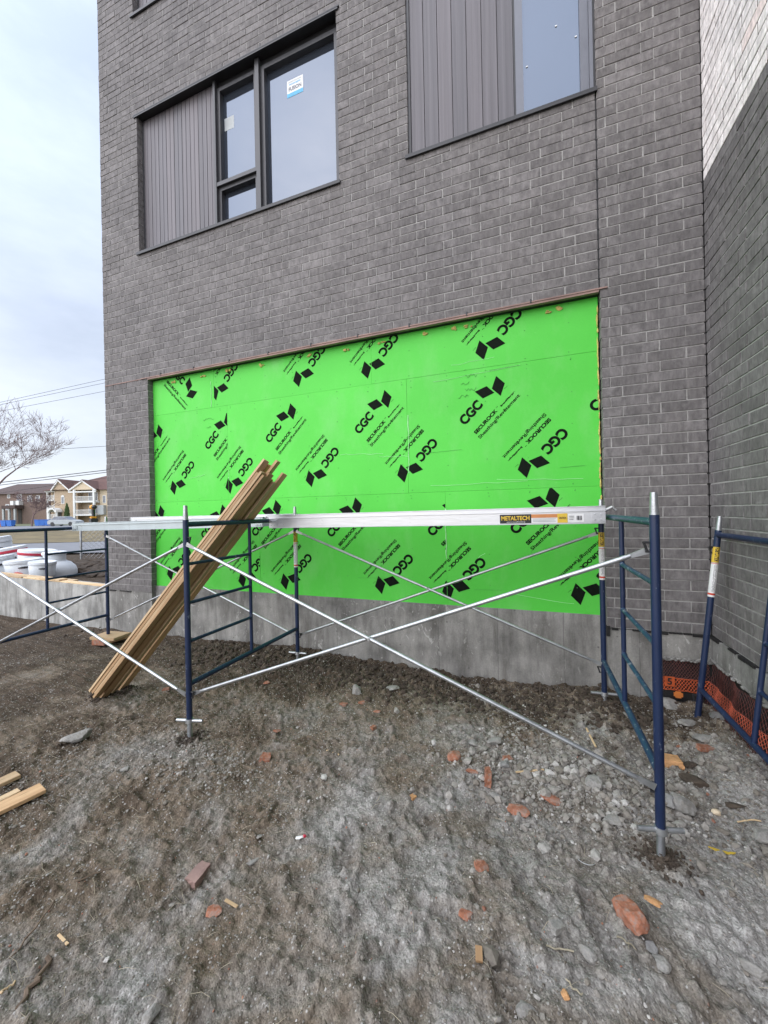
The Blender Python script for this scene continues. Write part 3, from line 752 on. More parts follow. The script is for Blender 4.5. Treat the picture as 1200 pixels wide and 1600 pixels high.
# stickers on the panes
def lab(parent, name, fn, rects, texts=()):
    bm = bmesh.new(); mats = []
    def mi(m_):
        if m_ not in mats: mats.append(m_)
        return mats.index(m_)
    lev = 0
    for (u0, u1, v0, v1, m_) in rects:
        put2d(bm, quad2d((u0, v0), (u1, v0), (u1, v1), (u0, v1)), lambda a, b: fn(a, b, lev), mi(m_)); lev += 1
    for (s, u0, u1, v0, v1, m_) in texts:
        put2d(bm, fit(s, u0, u1, v0, v1, .03), lambda a, b: fn(a, b, lev + 1), mi(m_))
    return obj(name, bm, [M[x] for x in mats], parent)
gy = YF + .1488
lab(w1, 'sticker', lambda a, b, l: (-2.785 + a, gy - .0008*l, 7.03 + b), [(0, .235, 0, .215, 'label_white'), (0, .235, 0, .05, 'label_blue')],
    [('FUSION', .025, .21, .075, .125, 'frame_blue'), ('energie', .03, .20, .145, .168, 'label_blue'), ('FENESTRATION', .02, .21, .18, .195, 'grey_box')])
lab(w1, 'sticker', lambda a, b, l: (-3.80 + a, gy - .0008*l, 6.98 + b), [(0, .16, 0, .17, 'grey_box')])
# second window
z0, z1 = zc(54), zc(76)
def win_b(zn0, zn1, label):
    z0, z1 = zc(zn0), zc(zn1); wo = empty('window', label=label); wo.parent = bld
    bm = bmesh.new(); box(bm, -1.185, JX + .012, YF - .028, YF + .25, z0 - .004, z0 + .008); box(bm, -1.185, JX + .012, YF - .028, YF - .010, z0 - .030, z0 - .0045)
    obj('sill', bm, M['black'], wo)
    bm = bmesh.new(); box(bm, -1.2, JX - .01, YF - .022, YF + .2, z1 - .012, z1 + .003); obj('head_flashing', bm, M['black'], wo)
    ribbed(-1.125, -.055, YF + .035, z0 + .008, z1 - .015, 7, wo, True)
    bm = bmesh.new(); box(bm, -1.155, -1.125, YF + .02, YF + .25, z0 + .008, z1 - .0125); box(bm, -.055, -.038, YF + .045, YF + .25, z0 + .008, z1 - .0125)
    obj('frame', bm, M['black'], wo)
    obj('sash', frame_bm(-.038, JX - .045, z0 + .008, z1 - .013, YF + .030, YF + .20, .072, .012), M['frame_blue'], wo)
    bm = bmesh.new(); box(bm, JX - .043, JX - .012, YF + .012, YF + .2, z0 + .008, z1 - .013); obj('frame', bm, M['frame_blue'], wo)
    bm = bmesh.new(); box(bm, .030, JX - .112, YF + .060, YF + .068, z0 + .01, z1 - .06); obj('pane', bm, M['glass'], wo)
    bm = bmesh.new(); r = random.Random(2)
    for x, z in ((.05, z0 + .03), (.42, z0 + .035), (.06, z0 + .52), (.50, z0 + .62), (.33, z0 + .8)): box(bm, x, x + .018, YF + .054, YF + .0595, z, z + .012)
    obj('glazing_clips', bm, M['label_white'], wo)
win_b(54, 76, 'tall window with wide vertical siding above the right end of the green boards')
win_b(92, 114, 'upper storey window hidden above the picture')
bm = bmesh.new()
for x, z in ((-2.06, 7.28), (-2.06, 6.62), (-2.06, 6.0), (-3.70, 5.75)): box(bm, x, x + .016, gy - .003, gy, z, z + .012)
obj('glazing_clips', bm, M['label_white'], w1)

# ------------------------------------------------------------------ membrane and netting in the corner
def net(name, fn, L, hz, z0, cell, mat, rad, seed, label):
    """diamond mesh of thin strands on a surface; fn(u,v)->xyz"""
    bm = bmesh.new(); r = random.Random(seed); n = int(L / cell) + 1; mrow = max(1, int(hz / (cell*.7)))
    P = [[Vector(fn(i*cell + (cell/2 if j % 2 else 0) + r.uniform(-.003, .003), z0 + j*hz/mrow + r.uniform(-.003, .003))) for i in range(n)] for j in range(mrow + 1)]
    for j in range(mrow):
        for i in range(n):
            q = i + (1 if j % 2 else -1)
            for t in (i, q):
                if 0 <= t < n: tube(bm, P[j][i], P[j+1][t], rad, n=4, cap=False)
    for j in (0, mrow):
        for i in range(n - 1): tube(bm, P[j][i], P[j][i+1], rad, n=4, cap=False)
    o = obj(name, bm, mat); return o
bm = bmesh.new(); box(bm, 1.082, XC + .02, YF + .020, YF + .042, -.2, .371); box(bm, XC + .008, XC + .027, 1.0, YF + .018, -.2, .396)
obj('waterproof_membrane', bm, M['membrane'], bld)
nf = empty('safety_netting', (1.2, YF, 0), label='orange plastic netting lining the dug corner below the concrete', cat='netting')
inv = Matrix.Translation((-1.2, -YF, 0))
def addnet(nm, fn, L, hz, z0, cell, mat, rad, seed):
    o = net(nm, fn, L, hz, z0, cell, mat, rad, seed, None); o.parent = nf; o.matrix_parent_inverse = inv
def wob(u): return .012 * math.sin(u * 9) + .008 * math.sin(u * 23)
ff = lambda u, v: (1.09 + u, YF + .008 - .03*max(0, .3 - v) + wob(u)*.4, v)
fs = lambda u, v: (XC - .012 - .22*max(0, .30 - v) + wob(u), YF - .02 - u, v)
addnet('dark_mesh', ff, .35, .15, .21, .022, M['net_red'], .0020, 1)
addnet('orange_mesh', ff, .35, .105, .10, .024, M['net_orange'], .0026, 2)
addnet('dark_mesh', fs, 2.4, .16, .21, .030, M['net_red'], .0018, 3)
addnet('orange_mesh', fs, 2.4, .11, .10, .026, M['net_side'], .0024, 4)
addnet('dark_mesh', fs, 2.4, .10, .0, .030, M['net_red'], .0017, 5)
o = lab(nf, 'number_tag', lambda a, b, l: (1.100 + a, YF - .006 - .0012*l, .135 + b), [(0, .075, 0, .085, 'net_orange')], [('5', .02, .055, .012, .073, 'label_black')])
o.matrix_parent_inverse = inv
bm = cbox(1.160, 1.225, YF - .035, YF - .022, .05, .105, .012); o = obj('warning_tag', bm, M['orange_tag']); tag(o, 'small orange plastic block stuck in the rubble under the netting', 'plastic block')
# concrete slump along the top of the pit
bm = bmesh.new(); r = random.Random(9)
for i in range(26):
    blob(bm, (1.09 + i*.014, YF + .002, .375 + r.uniform(-.01, .012)), (.02, .014, .012), i, 1)
for i in range(60):
    blob(bm, (XC - .014, YF - .03 - i*.045, .400 + r.uniform(-.012, .012)), (.014, .03, .012), i + 50, 1)
obj('slumped_edge', bm, M['concrete'], bld, True)

# ------------------------------------------------------------------ low wall on the left
lw = empty('concrete_wall', (-6.1, 4.1, 0), label='low grey concrete wall with form marks running left from the building', cat='wall')
li = Matrix.Translation((6.1, -4.1, 0))
bm = bmesh.new(); n = 20
for i in range(1):
    prism(bm, [(-14, -.5), (-6.10, -.5), (-6.10, .625), (-14, .80)], YF + .02, YF + .26)
o = obj('wall_body', bm, M['concrete_low'], lw); o.matrix_parent_inverse = li
def top_z(x): return .625 + (-6.10 - x) * .175 / 7.9
planks = []
for i, (xa, xb, ya, yb, dz, lbl) in enumerate((( -13.5, -8.4, YF + .03, YF + .12, .002, 'long pale plank lying at the front of the low wall top'),
        (-8.38, -6.12, YF + .05, YF + .14, .002, 'pale plank on the low wall top next to the brick pillar'),
        (-12.5, -7.2, YF + .15, YF + .24, .002, 'thin plank along the back edge of the low wall top'),
        (-7.9, -7.35, YF + .03, YF + .16, .026, 'short board offcut lying across the planks on the low wall'))):
    L = xb - xa; bm = cbox(0, L, 0, yb - ya, 0, .022, .002); o = obj('wood_plank', bm, M['wood_pale'])
    o.location = (xa, ya, top_z(xa) + dz); o.rotation_euler = (0, math.atan(.175/7.9), 0)
    tag(o, lbl, 'plank', 'planks on the low wall')

# ------------------------------------------------------------------ scaffolding
R_ = .0215
def hook(bm, y, z, sx=1):
    tube(bm, (0, y, z), (sx*.048, y, z), .006, n=8); tube(bm, (sx*.048, y, z + .004), (sx*.032, y, z - .042), .006, n=8); tube(bm, (0, y, z - .045), (sx*.040, y, z - .045), .005, n=8)
def frame(name_loc, near_lad, label, hs=1, zoff=0, jack=True, jackn=(.0, .0), teal=True, lean=0, rotz=0, labels=True, order=1, lbl_all=True):
    t = empty('scaffold_frame', name_loc, (0, lean, rotz), label, 'scaffold frame', 'blue scaffold frames')
    L = 1.475
    mb = M['blue']; mt2 = M['teal'] if teal else M['blue']
    for y in (0, L): obj('leg', tube_bm((0, y, .165), (0, y, 1.690), R_, n=24), mb, t, True)
    for y in (0, L):
        bm = bmesh.new(); tube(bm, (0, y, 1.685), (0, y, 1.735), .0185, n=20); tube(bm, (0, y, 1.735), (0, y, 1.80), .0175, .015, n=20); tube(bm, (0, y, 1.69), (0, y, 1.700), .0205, n=20)
        obj('coupling_pin', bm, M['galv'], t, True)
    iy = .715 if near_lad else L - .715
    a, b = (0, iy) if near_lad else (iy, L)
    obj('top_bar', tube_bm((0, R_*.7, 1.655), (0, L - R_*.7, 1.655), .0205, n=20), mt2, t, True)
    obj('lower_bar', tube_bm((0, R_*.7, .43), (0, L - R_*.7, .43), .0195, n=20), mt2, t, True)
    obj('inner_post', tube_bm((0, iy, .445), (0, iy, 1.640), .0150, n=16), mb, t, True)
    for z in (1.35, 1.05, .755):
        bm = bmesh.new(); tube(bm, (0, a + .012, z), (0, b - .010, z), .0132, n=14)
        for q, dq, rr_ in ((a, 1, R_ if a == 0 else .015), (b, -1, .015 if b == iy else R_)): tube(bm, (0, q + dq*rr_*.85, z), (0, q + dq*(rr_ + .006), z), .0185, .0135, n=12)   # weld bead
        obj('rung', bm, mt2, t, True)
    for y in (.0, L):
        bm = bmesh.new(); hook(bm, y, 1.555, hs); hook(bm, y, .375, hs); obj('brace_lock', bm, M['black'], t)
    if labels:
        def cyl(y, z0, z1, mi_, rr):
            bm = bmesh.new(); tube(bm, (0, y, z0), (0, y, z1), rr, n=24, cap=False); return bm
        y = L
        o1 = obj('rating_label', cyl(y, 1.40, 1.52, 0, R_ + .0012), M['yellow_label'], t, True)
        bm = bmesh.new()
        put2d(bm, fit('METALTECH', .006, .112, -.012, .012, .06), lambda u, v: (math.sin(v/R_)*0 + v, y - math.sqrt(max((R_+.0022)**2 - v*v, 0)), 1.404 + u))
        obj('label_lettering', bm, M['label_black'], o1)
        obj('white_label', cyl(y, 1.12, 1.3985, 0, R_ + .0012), M['label_white'], t, True)
        bm = bmesh.new(); tube(bm, (0, y, 1.135), (0, y, 1.150), R_ + .0018, n=24, cap=False); tube(bm, (0, y, 1.383), (0, y, 1.388), R_ + .0018, n=24, cap=False)
        obj('red_band', bm, M['label_red'], t)
        bm = bmesh.new(); rr = random.Random(3); z = 1.165
        while z < 1.375:
            for k in (-.009, -.004, .001, .006):
                if rr.random() > .2: box(bm, k, k + .0025, y - R_ - .0016, y - R_ + .004, z, z + rr.uniform(.002, .006))
            z += .009
        obj('label_text', bm, M['frame'], t)
    if jack:
        for y, dz in ((0, jackn[0]), (L, jackn[1])):
            bm = bmesh.new(); tube(bm, (0, y, -.06 + dz), (0, y, .163), .0165, n=16)
            z = -.05 + dz
            while z < .14: tube(bm, (0, y, z), (0, y, z + .004), .0182, n=16); z += .009
            j = obj('screw_jack', bm, M['galv'], t, True)
            bm = bmesh.new(); tube(bm, (0, y, .140), (0, y, .168), .030, .027, n=20)
            an = .35 if y == 0 else 1.2
            c_, s_ = math.cos(an - TH*.0), math.sin(an)
            d = Vector((math.cos(.25), math.sin(.25), 0)) if y == 0 else Vector((math.cos(.1), math.sin(.1), 0))
            tube(bm, Vector((0, y, .153)) - d*.105, Vector((0, y, .153)) + d*.105, .0125, .0125, n=12)
            obj('wing_nut', bm, M['galv'], j, True)
    return t
YN = 2.22
fa = frame((-2.46, YN, 0), True, 'blue scaffold frame beside the leaning bundle of boards', teal=False)
fc = frame((.575, YN, -.01), True, 'blue and teal scaffold frame at the right end of the aluminium deck', hs=-1, jackn=(-.03, .0))
fb = frame((-5.51, 2.17, -.065), False, 'blue scaffold frame standing in front of the low concrete wall', hs=-1, jack=False, teal=False, labels=False)
# the loose frame leaning by the right wall
fd = frame((1.205, 3.70, -.16), True, 'loose blue scaffold frame leaning towards the right brick wall over the netting', hs=-1, jack=False, teal=False, lean=math.radians(6.0), rotz=math.radians(180), labels=False)
fd.rotation_euler = (0, math.radians(6.0), 0)
fd.location = (1.20, 3.70 - 1.475, -.155)
# flip: ladder side is the near (camera) side; the label is on its far leg
def legs_label(t, L, z0=1.12):
    y = L
    bm = bmesh.new(); tube(bm, (0, y, 1.44), (0, y, 1.56), R_ + .0012, n=24, cap=False); o1 = obj('rating_label', bm, M['yellow_label'], t, True)
    bm = bmesh.new(); put2d(bm, fit('METALTECH', .006, .112, -.013, .013, .06), lambda u, v: (v, y - math.sqrt(max((R_+.0022)**2 - v*v, 0)), 1.444 + u)); obj('label_lettering', bm, M['label_black'], o1)
    bm = bmesh.new(); tube(bm, (0, y, 1.17), (0, y, 1.4385), R_ + .0012, n=24, cap=False); obj('white_label', bm, M['label_white'], t, True)
    bm = bmesh.new(); tube(bm, (0, y, 1.185), (0, y, 1.20), R_ + .0018, n=24, cap=False); tube(bm, (0, y, 1.43), (0, y, 1.435), R_ + .0018, n=24, cap=False); obj('red_band', bm, M['label_red'], t)
    bm = bmesh.new(); rr = random.Random(3); z = 1.215
    while z < 1.42:
        for k in (-.009, -.004, .001, .006):
            if rr.random() > .2: box(bm, k, k + .0025, y - R_ - .0016, y - R_ + .004, z, z + rr.uniform(.002, .006))
        z += .009
    obj('label_text', bm, M['frame'], t)
legs_label(fd, 1.475)
# jack base under frame B: stacked blocks
bp = Vector((-5.51, 2.17 + 1.475, 0)); gb = float(gz(bp.x, bp.y))
bm = cbox(-.20, .20, -.14, .14, 0, .035, .004); o = obj('wood_block', bm, M['wood_pale']); o.location = (bp.x + .05, bp.y, .060); o.rotation_euler = (0, 0, .15)
tag(o, 'pale plank pad directly under the leg of the left scaffold frame', 'wood block')
bm = cbox(-.19, .19, -.13, .13, 0, .030, .004); o = obj('wood_block', bm, M['wood_grey']); o.location = (bp.x + .04, bp.y + .01, .028); o.rotation_euler = (0, 0, -.1)
tag(o, 'brown board pad under the pale pad of the left scaffold frame', 'wood block')
bm = cbox(-.10, .10, -.05, .05, 0, .06, .006); o = obj('brick', bm, M['brick_red']); o.location = (bp.x + .05, bp.y - .13, .0); o.rotation_euler = (0, 0, .2)
tag(o, 'red brick on the soil in front of the scaffold pad', 'brick')
bm = cbox(-.09, .09, -.05, .05, 0, .05, .006); o = obj('brick', bm, M['brick_tan']); o.location = (bp.x - .16, bp.y + .0, .0); o.rotation_euler = (0, 0, .5)
tag(o, 'pinkish brick half under the left side of the scaffold pad', 'brick')

def brace(p0, p1, p2, p3, label):
    """two crossed tubes with flattened ends, p0-p1 and p2-p3, riveted where they cross"""
    t = empty('cross_brace', (Vector(p0) + Vector(p1)) / 2, label=label, cat='cross brace', group='galvanised scaffold cross braces')
    iv = Matrix.Translation(-t.location)
    for k, (a, b) in enumerate(((p0, p1), (p2, p3))):
        a = Vector(a); b = Vector(b); d = (b - a).normalized(); off = Vector((0, (.015 if k else -.015), 0))
        bm = bmesh.new(); tube(bm, a + off + d*.11, b + off - d*.11, .0122, n=16)
        for s, e in ((a, 1), (b, -1)):
            q = s + off
            tube(bm, q + d*e*.11, q + d*e*.07, .0135, .010, n=12)
            # flattened tongue
            n_ = Vector((0, 1, 0)); u = d.cross(n_).normalized()
            vs = [bm.verts.new(q + d*e*m1 + u*w1_ + n_*h1) for m1, w1_, h1 in ((.085, .010, .003), (.085, -.010, .003), (-.015, -.017, .003), (-.015, .017, .003), (.085, .010, -.003), (.085, -.010, -.003), (-.015, -.017, -.003), (-.015, .017, -.003))]
            for f in ((0,1,2,3),(7,6,5,4),(0,4,5,1),(1,5,6,2),(2,6,7,3),(3,7,4,0)): bm.faces.new([vs[i] for i in f])
        o = obj('brace_tube', bm, M['galv'], t, True); o.matrix_parent_inverse = iv
    c = (Vector(p0) + Vector(p1)) / 2
    o = obj('pivot_bolt', tube_bm(c + Vector((0, -.034, 0)), c + Vector((0, .034, 0)), .009, n=10), M['dullsteel'], t); o.matrix_parent_inverse = iv
XA, XCc, XB = -2.46, .575, -5.51; YFR = YN + 1.475
e = .035
brace((XA + e, YN, 1.50), (XCc - e, YN, .36), (XA + e, YN, .36), (XCc - e, YN, 1.50), 'bright cross brace nearest the camera between the middle and right frames')
brace((XA + e, YFR, 1.52), (XCc - e, YFR, .40), (XA + e, YFR, .36), (XCc - e, YFR, 1.50), 'cross brace by the green boards between the middle and right frames')
brace((XB + e, 2.17, 1.45), (XA - e, YN, .36), (XB + e, 2.17, .28), (XA - e, YN, 1.50), 'cross brace at the left picture edge crossing in front of the low wall')
brace((XB + e, 2.17 + 1.475, 1.46), (XA - e, YFR, .36), (XB + e, 2.17 + 1.475, .30), (XA - e, YFR, 1.52), 'cross brace passing behind the leaning boards near the dark pillar')

def deck(x0, x1, y0, y1, z0, z1, h, mat, label, lbl=False):
    """aluminium platform; z0,z1 = top height at each end"""
    t = empty('aluminium_deck', (x0, y0, z0), (0, math.atan2(-(z1 - z0), x1 - x0), 0), label, 'scaffold deck', 'aluminium scaffold decks')
    L = math.hypot(x1 - x0, z1 - z0); W = y1 - y0
    bm = bmesh.new()
    for ya, yb, s in ((0, .004, 1), (W - .004, W, -1)):
        box(bm, 0, L, ya, yb, -h, 0)
    f = .022
    box(bm, 0, L, -.006, f, -.0005, .006); box(bm, 0, L, W - f, W + .006, -.0005, .006)
    box(bm, 0, L, -.010, .0, -h*.28, -h*.28 + .010); box(bm, 0, L, -.008, .020, -h - .004, -h - .0002)
    box(bm, 0, L, W - .020, W + .008, -h - .004, -h - .0002)
    bmesh.ops.bevel(bm, geom=bm.edges[:], offset=.0012, segments=1, affect='EDGES')
    obj('side_rails', bm, mat, t)
    bm = bmesh.new(); k = f
    while k < W - f - .05: box(bm, .01, L - .01, k + .002, k + .058, -.012, .003); k += .062
    obj('deck_surface', bm, M['alu_pale'], t)
    bm = bmesh.new()
    for x in (.05, L - .05):
        box(bm, x - .045, x + .045, -.008, -.0002, -h + .012, -h*.35)
    obj('end_plate', bm, mat, t)
    bm = bmesh.new()
    for x in [.03, .07, L - .03, L - .07]:
        for z in (-h*.45, -h*.78): tube(bm, (x, -.0135, z), (x, -.007, z), .0055, .007, n=10)
    x = .17
    while x < L - .1:
        for z in (-h*.45, -h*.75): tube(bm, (x, -.0035, z), (x, .002, z), .0035, .004, n=8)
        x += .435
    obj('rivets', bm, M['galv'], t, True)
    bm = bmesh.new()
    for x in (0, L):
        s = -1 if x == 0 else 1
        for y in (.04, W - .04):
            tube(bm, (x, y, -.03), (x + s*.05, y, -.005), .012, n=10); tube(bm, (x + s*.05, y, -.005), (x + s*.075, y, -.03), .010, n=10)
    obj('hooks', bm, M['dullsteel'], t, True)
    if lbl:
        def fn(a, b, l): return (L - .70 + a, -.0052 - .0006*l, -h + .010 + b)
        lab(t, 'deck_label', lambda a, b, l: (L - .745 + a, -.0056 - .0005*l, -h + .008 + b),
            [(0, .235, 0, .070, 'label_black'), (.235, .43, 0, .070, 'label_white'), (.235, .42, .040, .068, 'label_orange'), (.42, .49, 0, .070, 'yellow_label'), (.492, .60, .004, .066, 'label_white'),
             (.245, .41, .030, .034, 'grey_box'), (.245, .40, .020, .024, 'grey_box'), (.245, .41, .010, .014, 'grey_box'), (.50, .535, .046, .050, 'frame'), (.50, .535, .034, .037, 'frame'), (.50, .53, .022, .025, 'frame'),
             (.552, .557, .018, .05, 'frame'), (.560, .568, .018, .05, 'frame'), (.571, .574, .018, .05, 'frame'), (.577, .585, .018, .05, 'frame')],
            [('METALTECH', .012, .222, .024, .058, 'yellow_label'), ('www.scaffolding', .05, .19, .007, .014, 'label_white'), ('CAUTION', .43, .48, .03, .045, 'label_black')])
    return t
deck(XA + .02, XCc - .045, 3.205, 3.66, 1.706, 1.728, .122, M['alu'], 'bright aluminium deck with a black and yellow sticker at its right end', True)
deck(XB + .03, XA - .055, 3.205, 3.42, 1.652, 1.690, .092, M['alu_pale'], 'dull aluminium deck carrying the power drill left of the brick pillar', False)
deck(-4.72, XA - .055, 3.43, 3.84, 1.712, 1.716, .10, M['alu'], 'paler aluminium deck lying behind the dull left deck', False)

# drill on the left deck
dp = at(147, 815, 5.0); dp = Vector((-5.22, 3.30, 1.663))
dr = empty('power_drill', dp, (0, 0, math.radians(-20)), 'yellow and black cordless drill standing on the dull left deck', 'drill')
bm = cbox(-.060, .055, -.038, .038, 0, .050, .008); obj('battery', bm, M['black'], dr)
bm = cbox(-.066, .030, -.032, .032, .050, .074, .008); obj('battery_shoe', bm, M['yellow'], dr)
bm = bmesh.new(); tube(bm, (0, 0, .07), (-.012, 0, .165), .019, .022, n=12); obj('grip', bm, M['black'], dr, True)
bm = bmesh.new(); tube(bm, (-.075, 0, .195), (.035, 0, .195), .029, .031, n=16); tube(bm, (-.085, 0, .195), (-.075, 0, .195), .022, .029, n=16); obj('motor_housing', bm, M['yellow'], dr, True)
bm = bmesh.new(); tube(bm, (.035, 0, .195), (.075, 0, .195), .029, .020, n=14); tube(bm, (.075, 0, .195), (.10, 0, .195), .013, n=10); obj('chuck', bm, M['black'], dr, True)

# ------------------------------------------------------------------ lumber bundle
bB = Vector((-3.80, 2.54, -.0)); bar = Vector((XA, 2.90, 1.685)); dirn = (bar - bB).normalized()
side = Vector((-dirn.y, dirn.x, 0)); side = (Vector((0, 1, 0)) - dirn * dirn.y).normalized(); upn = dirn.cross(side).normalized()
if upn.z < 0: upn = -upn
def plank_obj(o0, L, wd, th, name, mat, label, cat, group=None, X=dirn, Yv=side, Zv=upn, roll=0):
    bm = cbox(0, L, -wd/2, wd/2, 0, th, .002); o = obj(name, bm, mat)
    Q = Matrix((X, Yv, Zv)).transposed()
    Q = Q @ Matrix.Rotation(roll, 3, 'X')
    o.matrix_world = Matrix.Translation(o0) @ Q.to_4x4()
    return tag(o, label, cat, group)
specs = []
_w = ['wood_grey', 'wood', 'wood_pale', 'wood', 'wood_pale', 'wood', 'wood_grey', 'wood', 'wood_pale', 'wood_pale', 'wood']
_l = ['brown board lowest and nearest in the leaning bundle', 'tan board second across the underside of the leaning bundle', 'pale board third across the underside of the leaning bundle', 'tan board farthest across the underside of the leaning bundle',
      'pale board in the second layer at the near edge of the leaning bundle', 'tan board in the second layer, middle of the leaning bundle', 'brown board in the second layer at the far edge of the leaning bundle',
      'tan board in the third layer at the near edge of the leaning bundle', 'pale board in the third layer at the far edge of the leaning bundle', 'pale board topmost at the near edge of the leaning bundle', 'tan board topmost at the far edge of the leaning bundle']
for i, (s_, layer) in enumerate(((-.20, 0), (-.103, 0), (-.005, 0), (.095, 0), (-.205, 1), (-.10, 1), (.0, 1), (-.195, 2), (-.09, 2), (-.185, 3), (-.085, 3))):
    q = random.Random(i * 7 + 1)
    specs.append((s_ * .78 + q.uniform(-.013, .013), layer * .031 + q.uniform(0, .006), q.uniform(-.03, .07), 2.66 + q.uniform(-.13, .09), .066, .025, q.uniform(-.20, .20), _w[i], _l[i]))
for i, (s, u, st, L, wd, th, rl, mt_, lbl) in enumerate(specs):
    fan = random.Random(i).uniform(-.012, .012)
    dv = (dirn + side*fan).normalized(); sv = (side - dv*side.dot(dv)).normalized(); uv = dv.cross(sv)
    if uv.dot(upn) < 0: uv = -uv
    plank_obj(bB + side*(s - fan*1.2) + upn*u + dirn*st, L, wd, th, 'wood_board', M[mt_], lbl, 'board', 'boards leaning on the scaffold', X=dv, Yv=uv.cross(dv), Zv=uv, roll=rl)
# boards lying at the lower left
def flat_board(p_end0, p_end1, L, th, mat, label, dz=.0):
    a = ground_at(*p_end0); b = ground_at(*p_end1); wv = (b - a); wv.z = 0; W = wv.length; Yv = wv.normalized()
    Xv = Vector((-Yv.y, Yv.x, 0));
    if Xv.x > 0: Xv = -Xv
    z = max(a.z, b.z) + dz
    bm = cbox(0, L, 0, W, 0, th, .002); o = obj('wood_board', bm, mat); Zv = Xv.cross(Yv)
    if Zv.z < 0:
        a, Yv = b, -Yv; Zv = Xv.cross(Yv)
    Q = Matrix((Xv, Yv, Zv)).transposed().to_4x4(); o.matrix_world = Matrix.Translation((a.x, a.y, z)) @ Q
    tag(o, label, 'board', 'boards lying on the soil'); return o
def board_px(p, heading, W, L, th, mat, label, z):
    th *= .72; z += .030
    a = onZ(p[0], p[1], z + th); X = Vector((math.cos(heading), math.sin(heading), 0)); Y = Vector((0, 0, 1)).cross(X)
    bm = cbox(0, L, 0, W, 0, th, .002); o = obj('wood_board', bm, mat)
    Q = Matrix((X, Y, Vector((0, 0, 1)))).transposed().to_4x4(); o.matrix_world = Matrix.Translation((a.x, a.y, z)) @ Q
    tag(o, label, 'board', 'boards lying on the soil')
hd = math.radians(258)
board_px((62, 1223), hd, .11, 1.6, .03, M['wood'], 'tan board lying nearest the camera at the left picture edge', .035)
board_px((27, 1231), math.radians(262), .05, 1.5, .028, M['wood_pale'], 'narrow pale board between the two wider ones on the soil', .03)
board_px((24, 1204), math.radians(262), .085, 1.6, .03, M['wood_pale'], 'pale wide board farthest up the slope at the left picture edge', .045)

# ------------------------------------------------------------------ rubble
def ico(sub):
    if sub == 0:
        return np.array([(1,0,0),(-1,0,0),(0,1,0),(0,-1,0),(0,0,1),(0,0,-1)], float), np.array([(0,2,4),(2,1,4),(1,3,4),(3,0,4),(2,0,5),(1,2,5),(3,1,5),(0,3,5)])
    bm = bmesh.new(); bmesh.ops.create_icosphere(bm, subdivisions=sub, radius=1)
    V = np.array([v.co[:] for v in bm.verts]); Fc = np.array([[v.index for v in f.verts] for f in bm.faces]); bm.free(); return V, Fc
def scatter(name, n, pos, size, mat, sub, tonefn, label, flat=.6, sink=.25, cat='gravel'):
    V0, F0 = ico(sub); k = len(V0)
    sc = size[:, None] * rng.uniform(.6, 1.3, (n, 3)) * [1, 1, flat]
    jit = 1 + rng.uniform(-.28, .28, (n, k, 1))
    V = V0[None] * jit * sc[:, None, :]
    a = rng.uniform(0, 2*PI, n); ca, sa = np.cos(a)[:, None], np.sin(a)[:, None]
    t = rng.normal(0, .35, n); ct, st = np.cos(t)[:, None], np.sin(t)[:, None]
    y, z = V[..., 1]*ct - V[..., 2]*st, V[..., 1]*st + V[..., 2]*ct
    x, y = V[..., 0]*ca - y*sa, V[..., 0]*sa + y*ca
    P = np.stack([x + pos[:, 0:1], y + pos[:, 1:2], z + (gz(pos[:, 0], pos[:, 1]) + size*flat*(1 - sink*2)*.5)[:, None]], -1)
    Fa = (F0[None] + (np.arange(n)*k)[:, None, None]).reshape(-1, 3)
    o = npmesh(name, P.reshape(-1, 3), Fa, mat, attr=np.repeat(tonefn(n), k))
    tag(o, label, cat, kind='stuff'); return o
def pick(n, dens):
    out = []
    while len(out) < n:
        x = rng.uniform(-6.5, 1.42, 4000); d = .55 + rng.random(4000)**1.3 * 3.5; y = d
        u = rng.random(4000); keep = u < dens(x, y)
        out += list(np.stack([x, y], 1)[keep])
    return np.array(out[:n])
def cover(x, y):
    c = .10 + .45 * np.clip(fbm(x, y, 1.4, 4, 91) * 4 - .1, 0, 1) + .9*np.exp(-(((x - .18)/.50)**2 + ((y - 2.72)/.34)**2)) + .6*np.exp(-(((x + 2.2)/.40)**2 + ((y - 2.02)/.16)**2)) + .45*np.exp(-(((x - 1.1)/.25)**2 + ((y - 3.2)/.6)**2))
    return np.clip(c, 0, 1) * np.where(x < -3.5, .35, 1)
tf = lambda n: np.clip(rng.beta(2.4, 1.7, n), 0, 1)
def spill(n, cx, cy, sx, sy):
    a = np.stack([rng.normal(cx, sx, n), rng.normal(cy, sy, n)], 1); return a[(a[:, 0] < 1.40) & (a[:, 1] < 3.95)]
p = pick(90000, lambda x, y: cover(x, y) + .12); scatter('fine_gravel', len(p), p, .0016 + .0042*rng.random(len(p))**2, M['pebble'], 0, tf, 'fine grey grit scattered over the trampled soil', .75)
p = np.concatenate([pick(3200, lambda x, y: cover(x, y)**1.6), spill(2600, .16, 2.68, .36, .24), spill(700, 1.0, 3.0, .22, .45), spill(500, -2.15, 2.02, .25, .12)]); scatter('gravel', len(p), p, rng.uniform(.005, .013, len(p)), M['pebble'], 1, tf, 'small grey crushed stones strewn over the soil', .7, .35)
p = np.concatenate([spill(420, .17, 2.66, .33, .22), spill(90, 1.02, 3.1, .20, .40), pick(70, lambda x, y: cover(x, y)**2 * (x > -1.5))]); scatter('coarse_gravel', len(p), p, rng.uniform(.013, .033, len(p)), M['pebble'], 1, lambda n: .35 + .6*tf(n), 'larger broken stones piled under the long brace', .7, .3)
cr_ = np.concatenate([spill(260, a, b, .05, .05) for a, b in ((.575, 2.22), (-2.46, 2.22), (-2.46, 3.69), (.575, 3.69), (-3.85, 2.47), (-3.75, 2.62), (1.2, 3.68))])
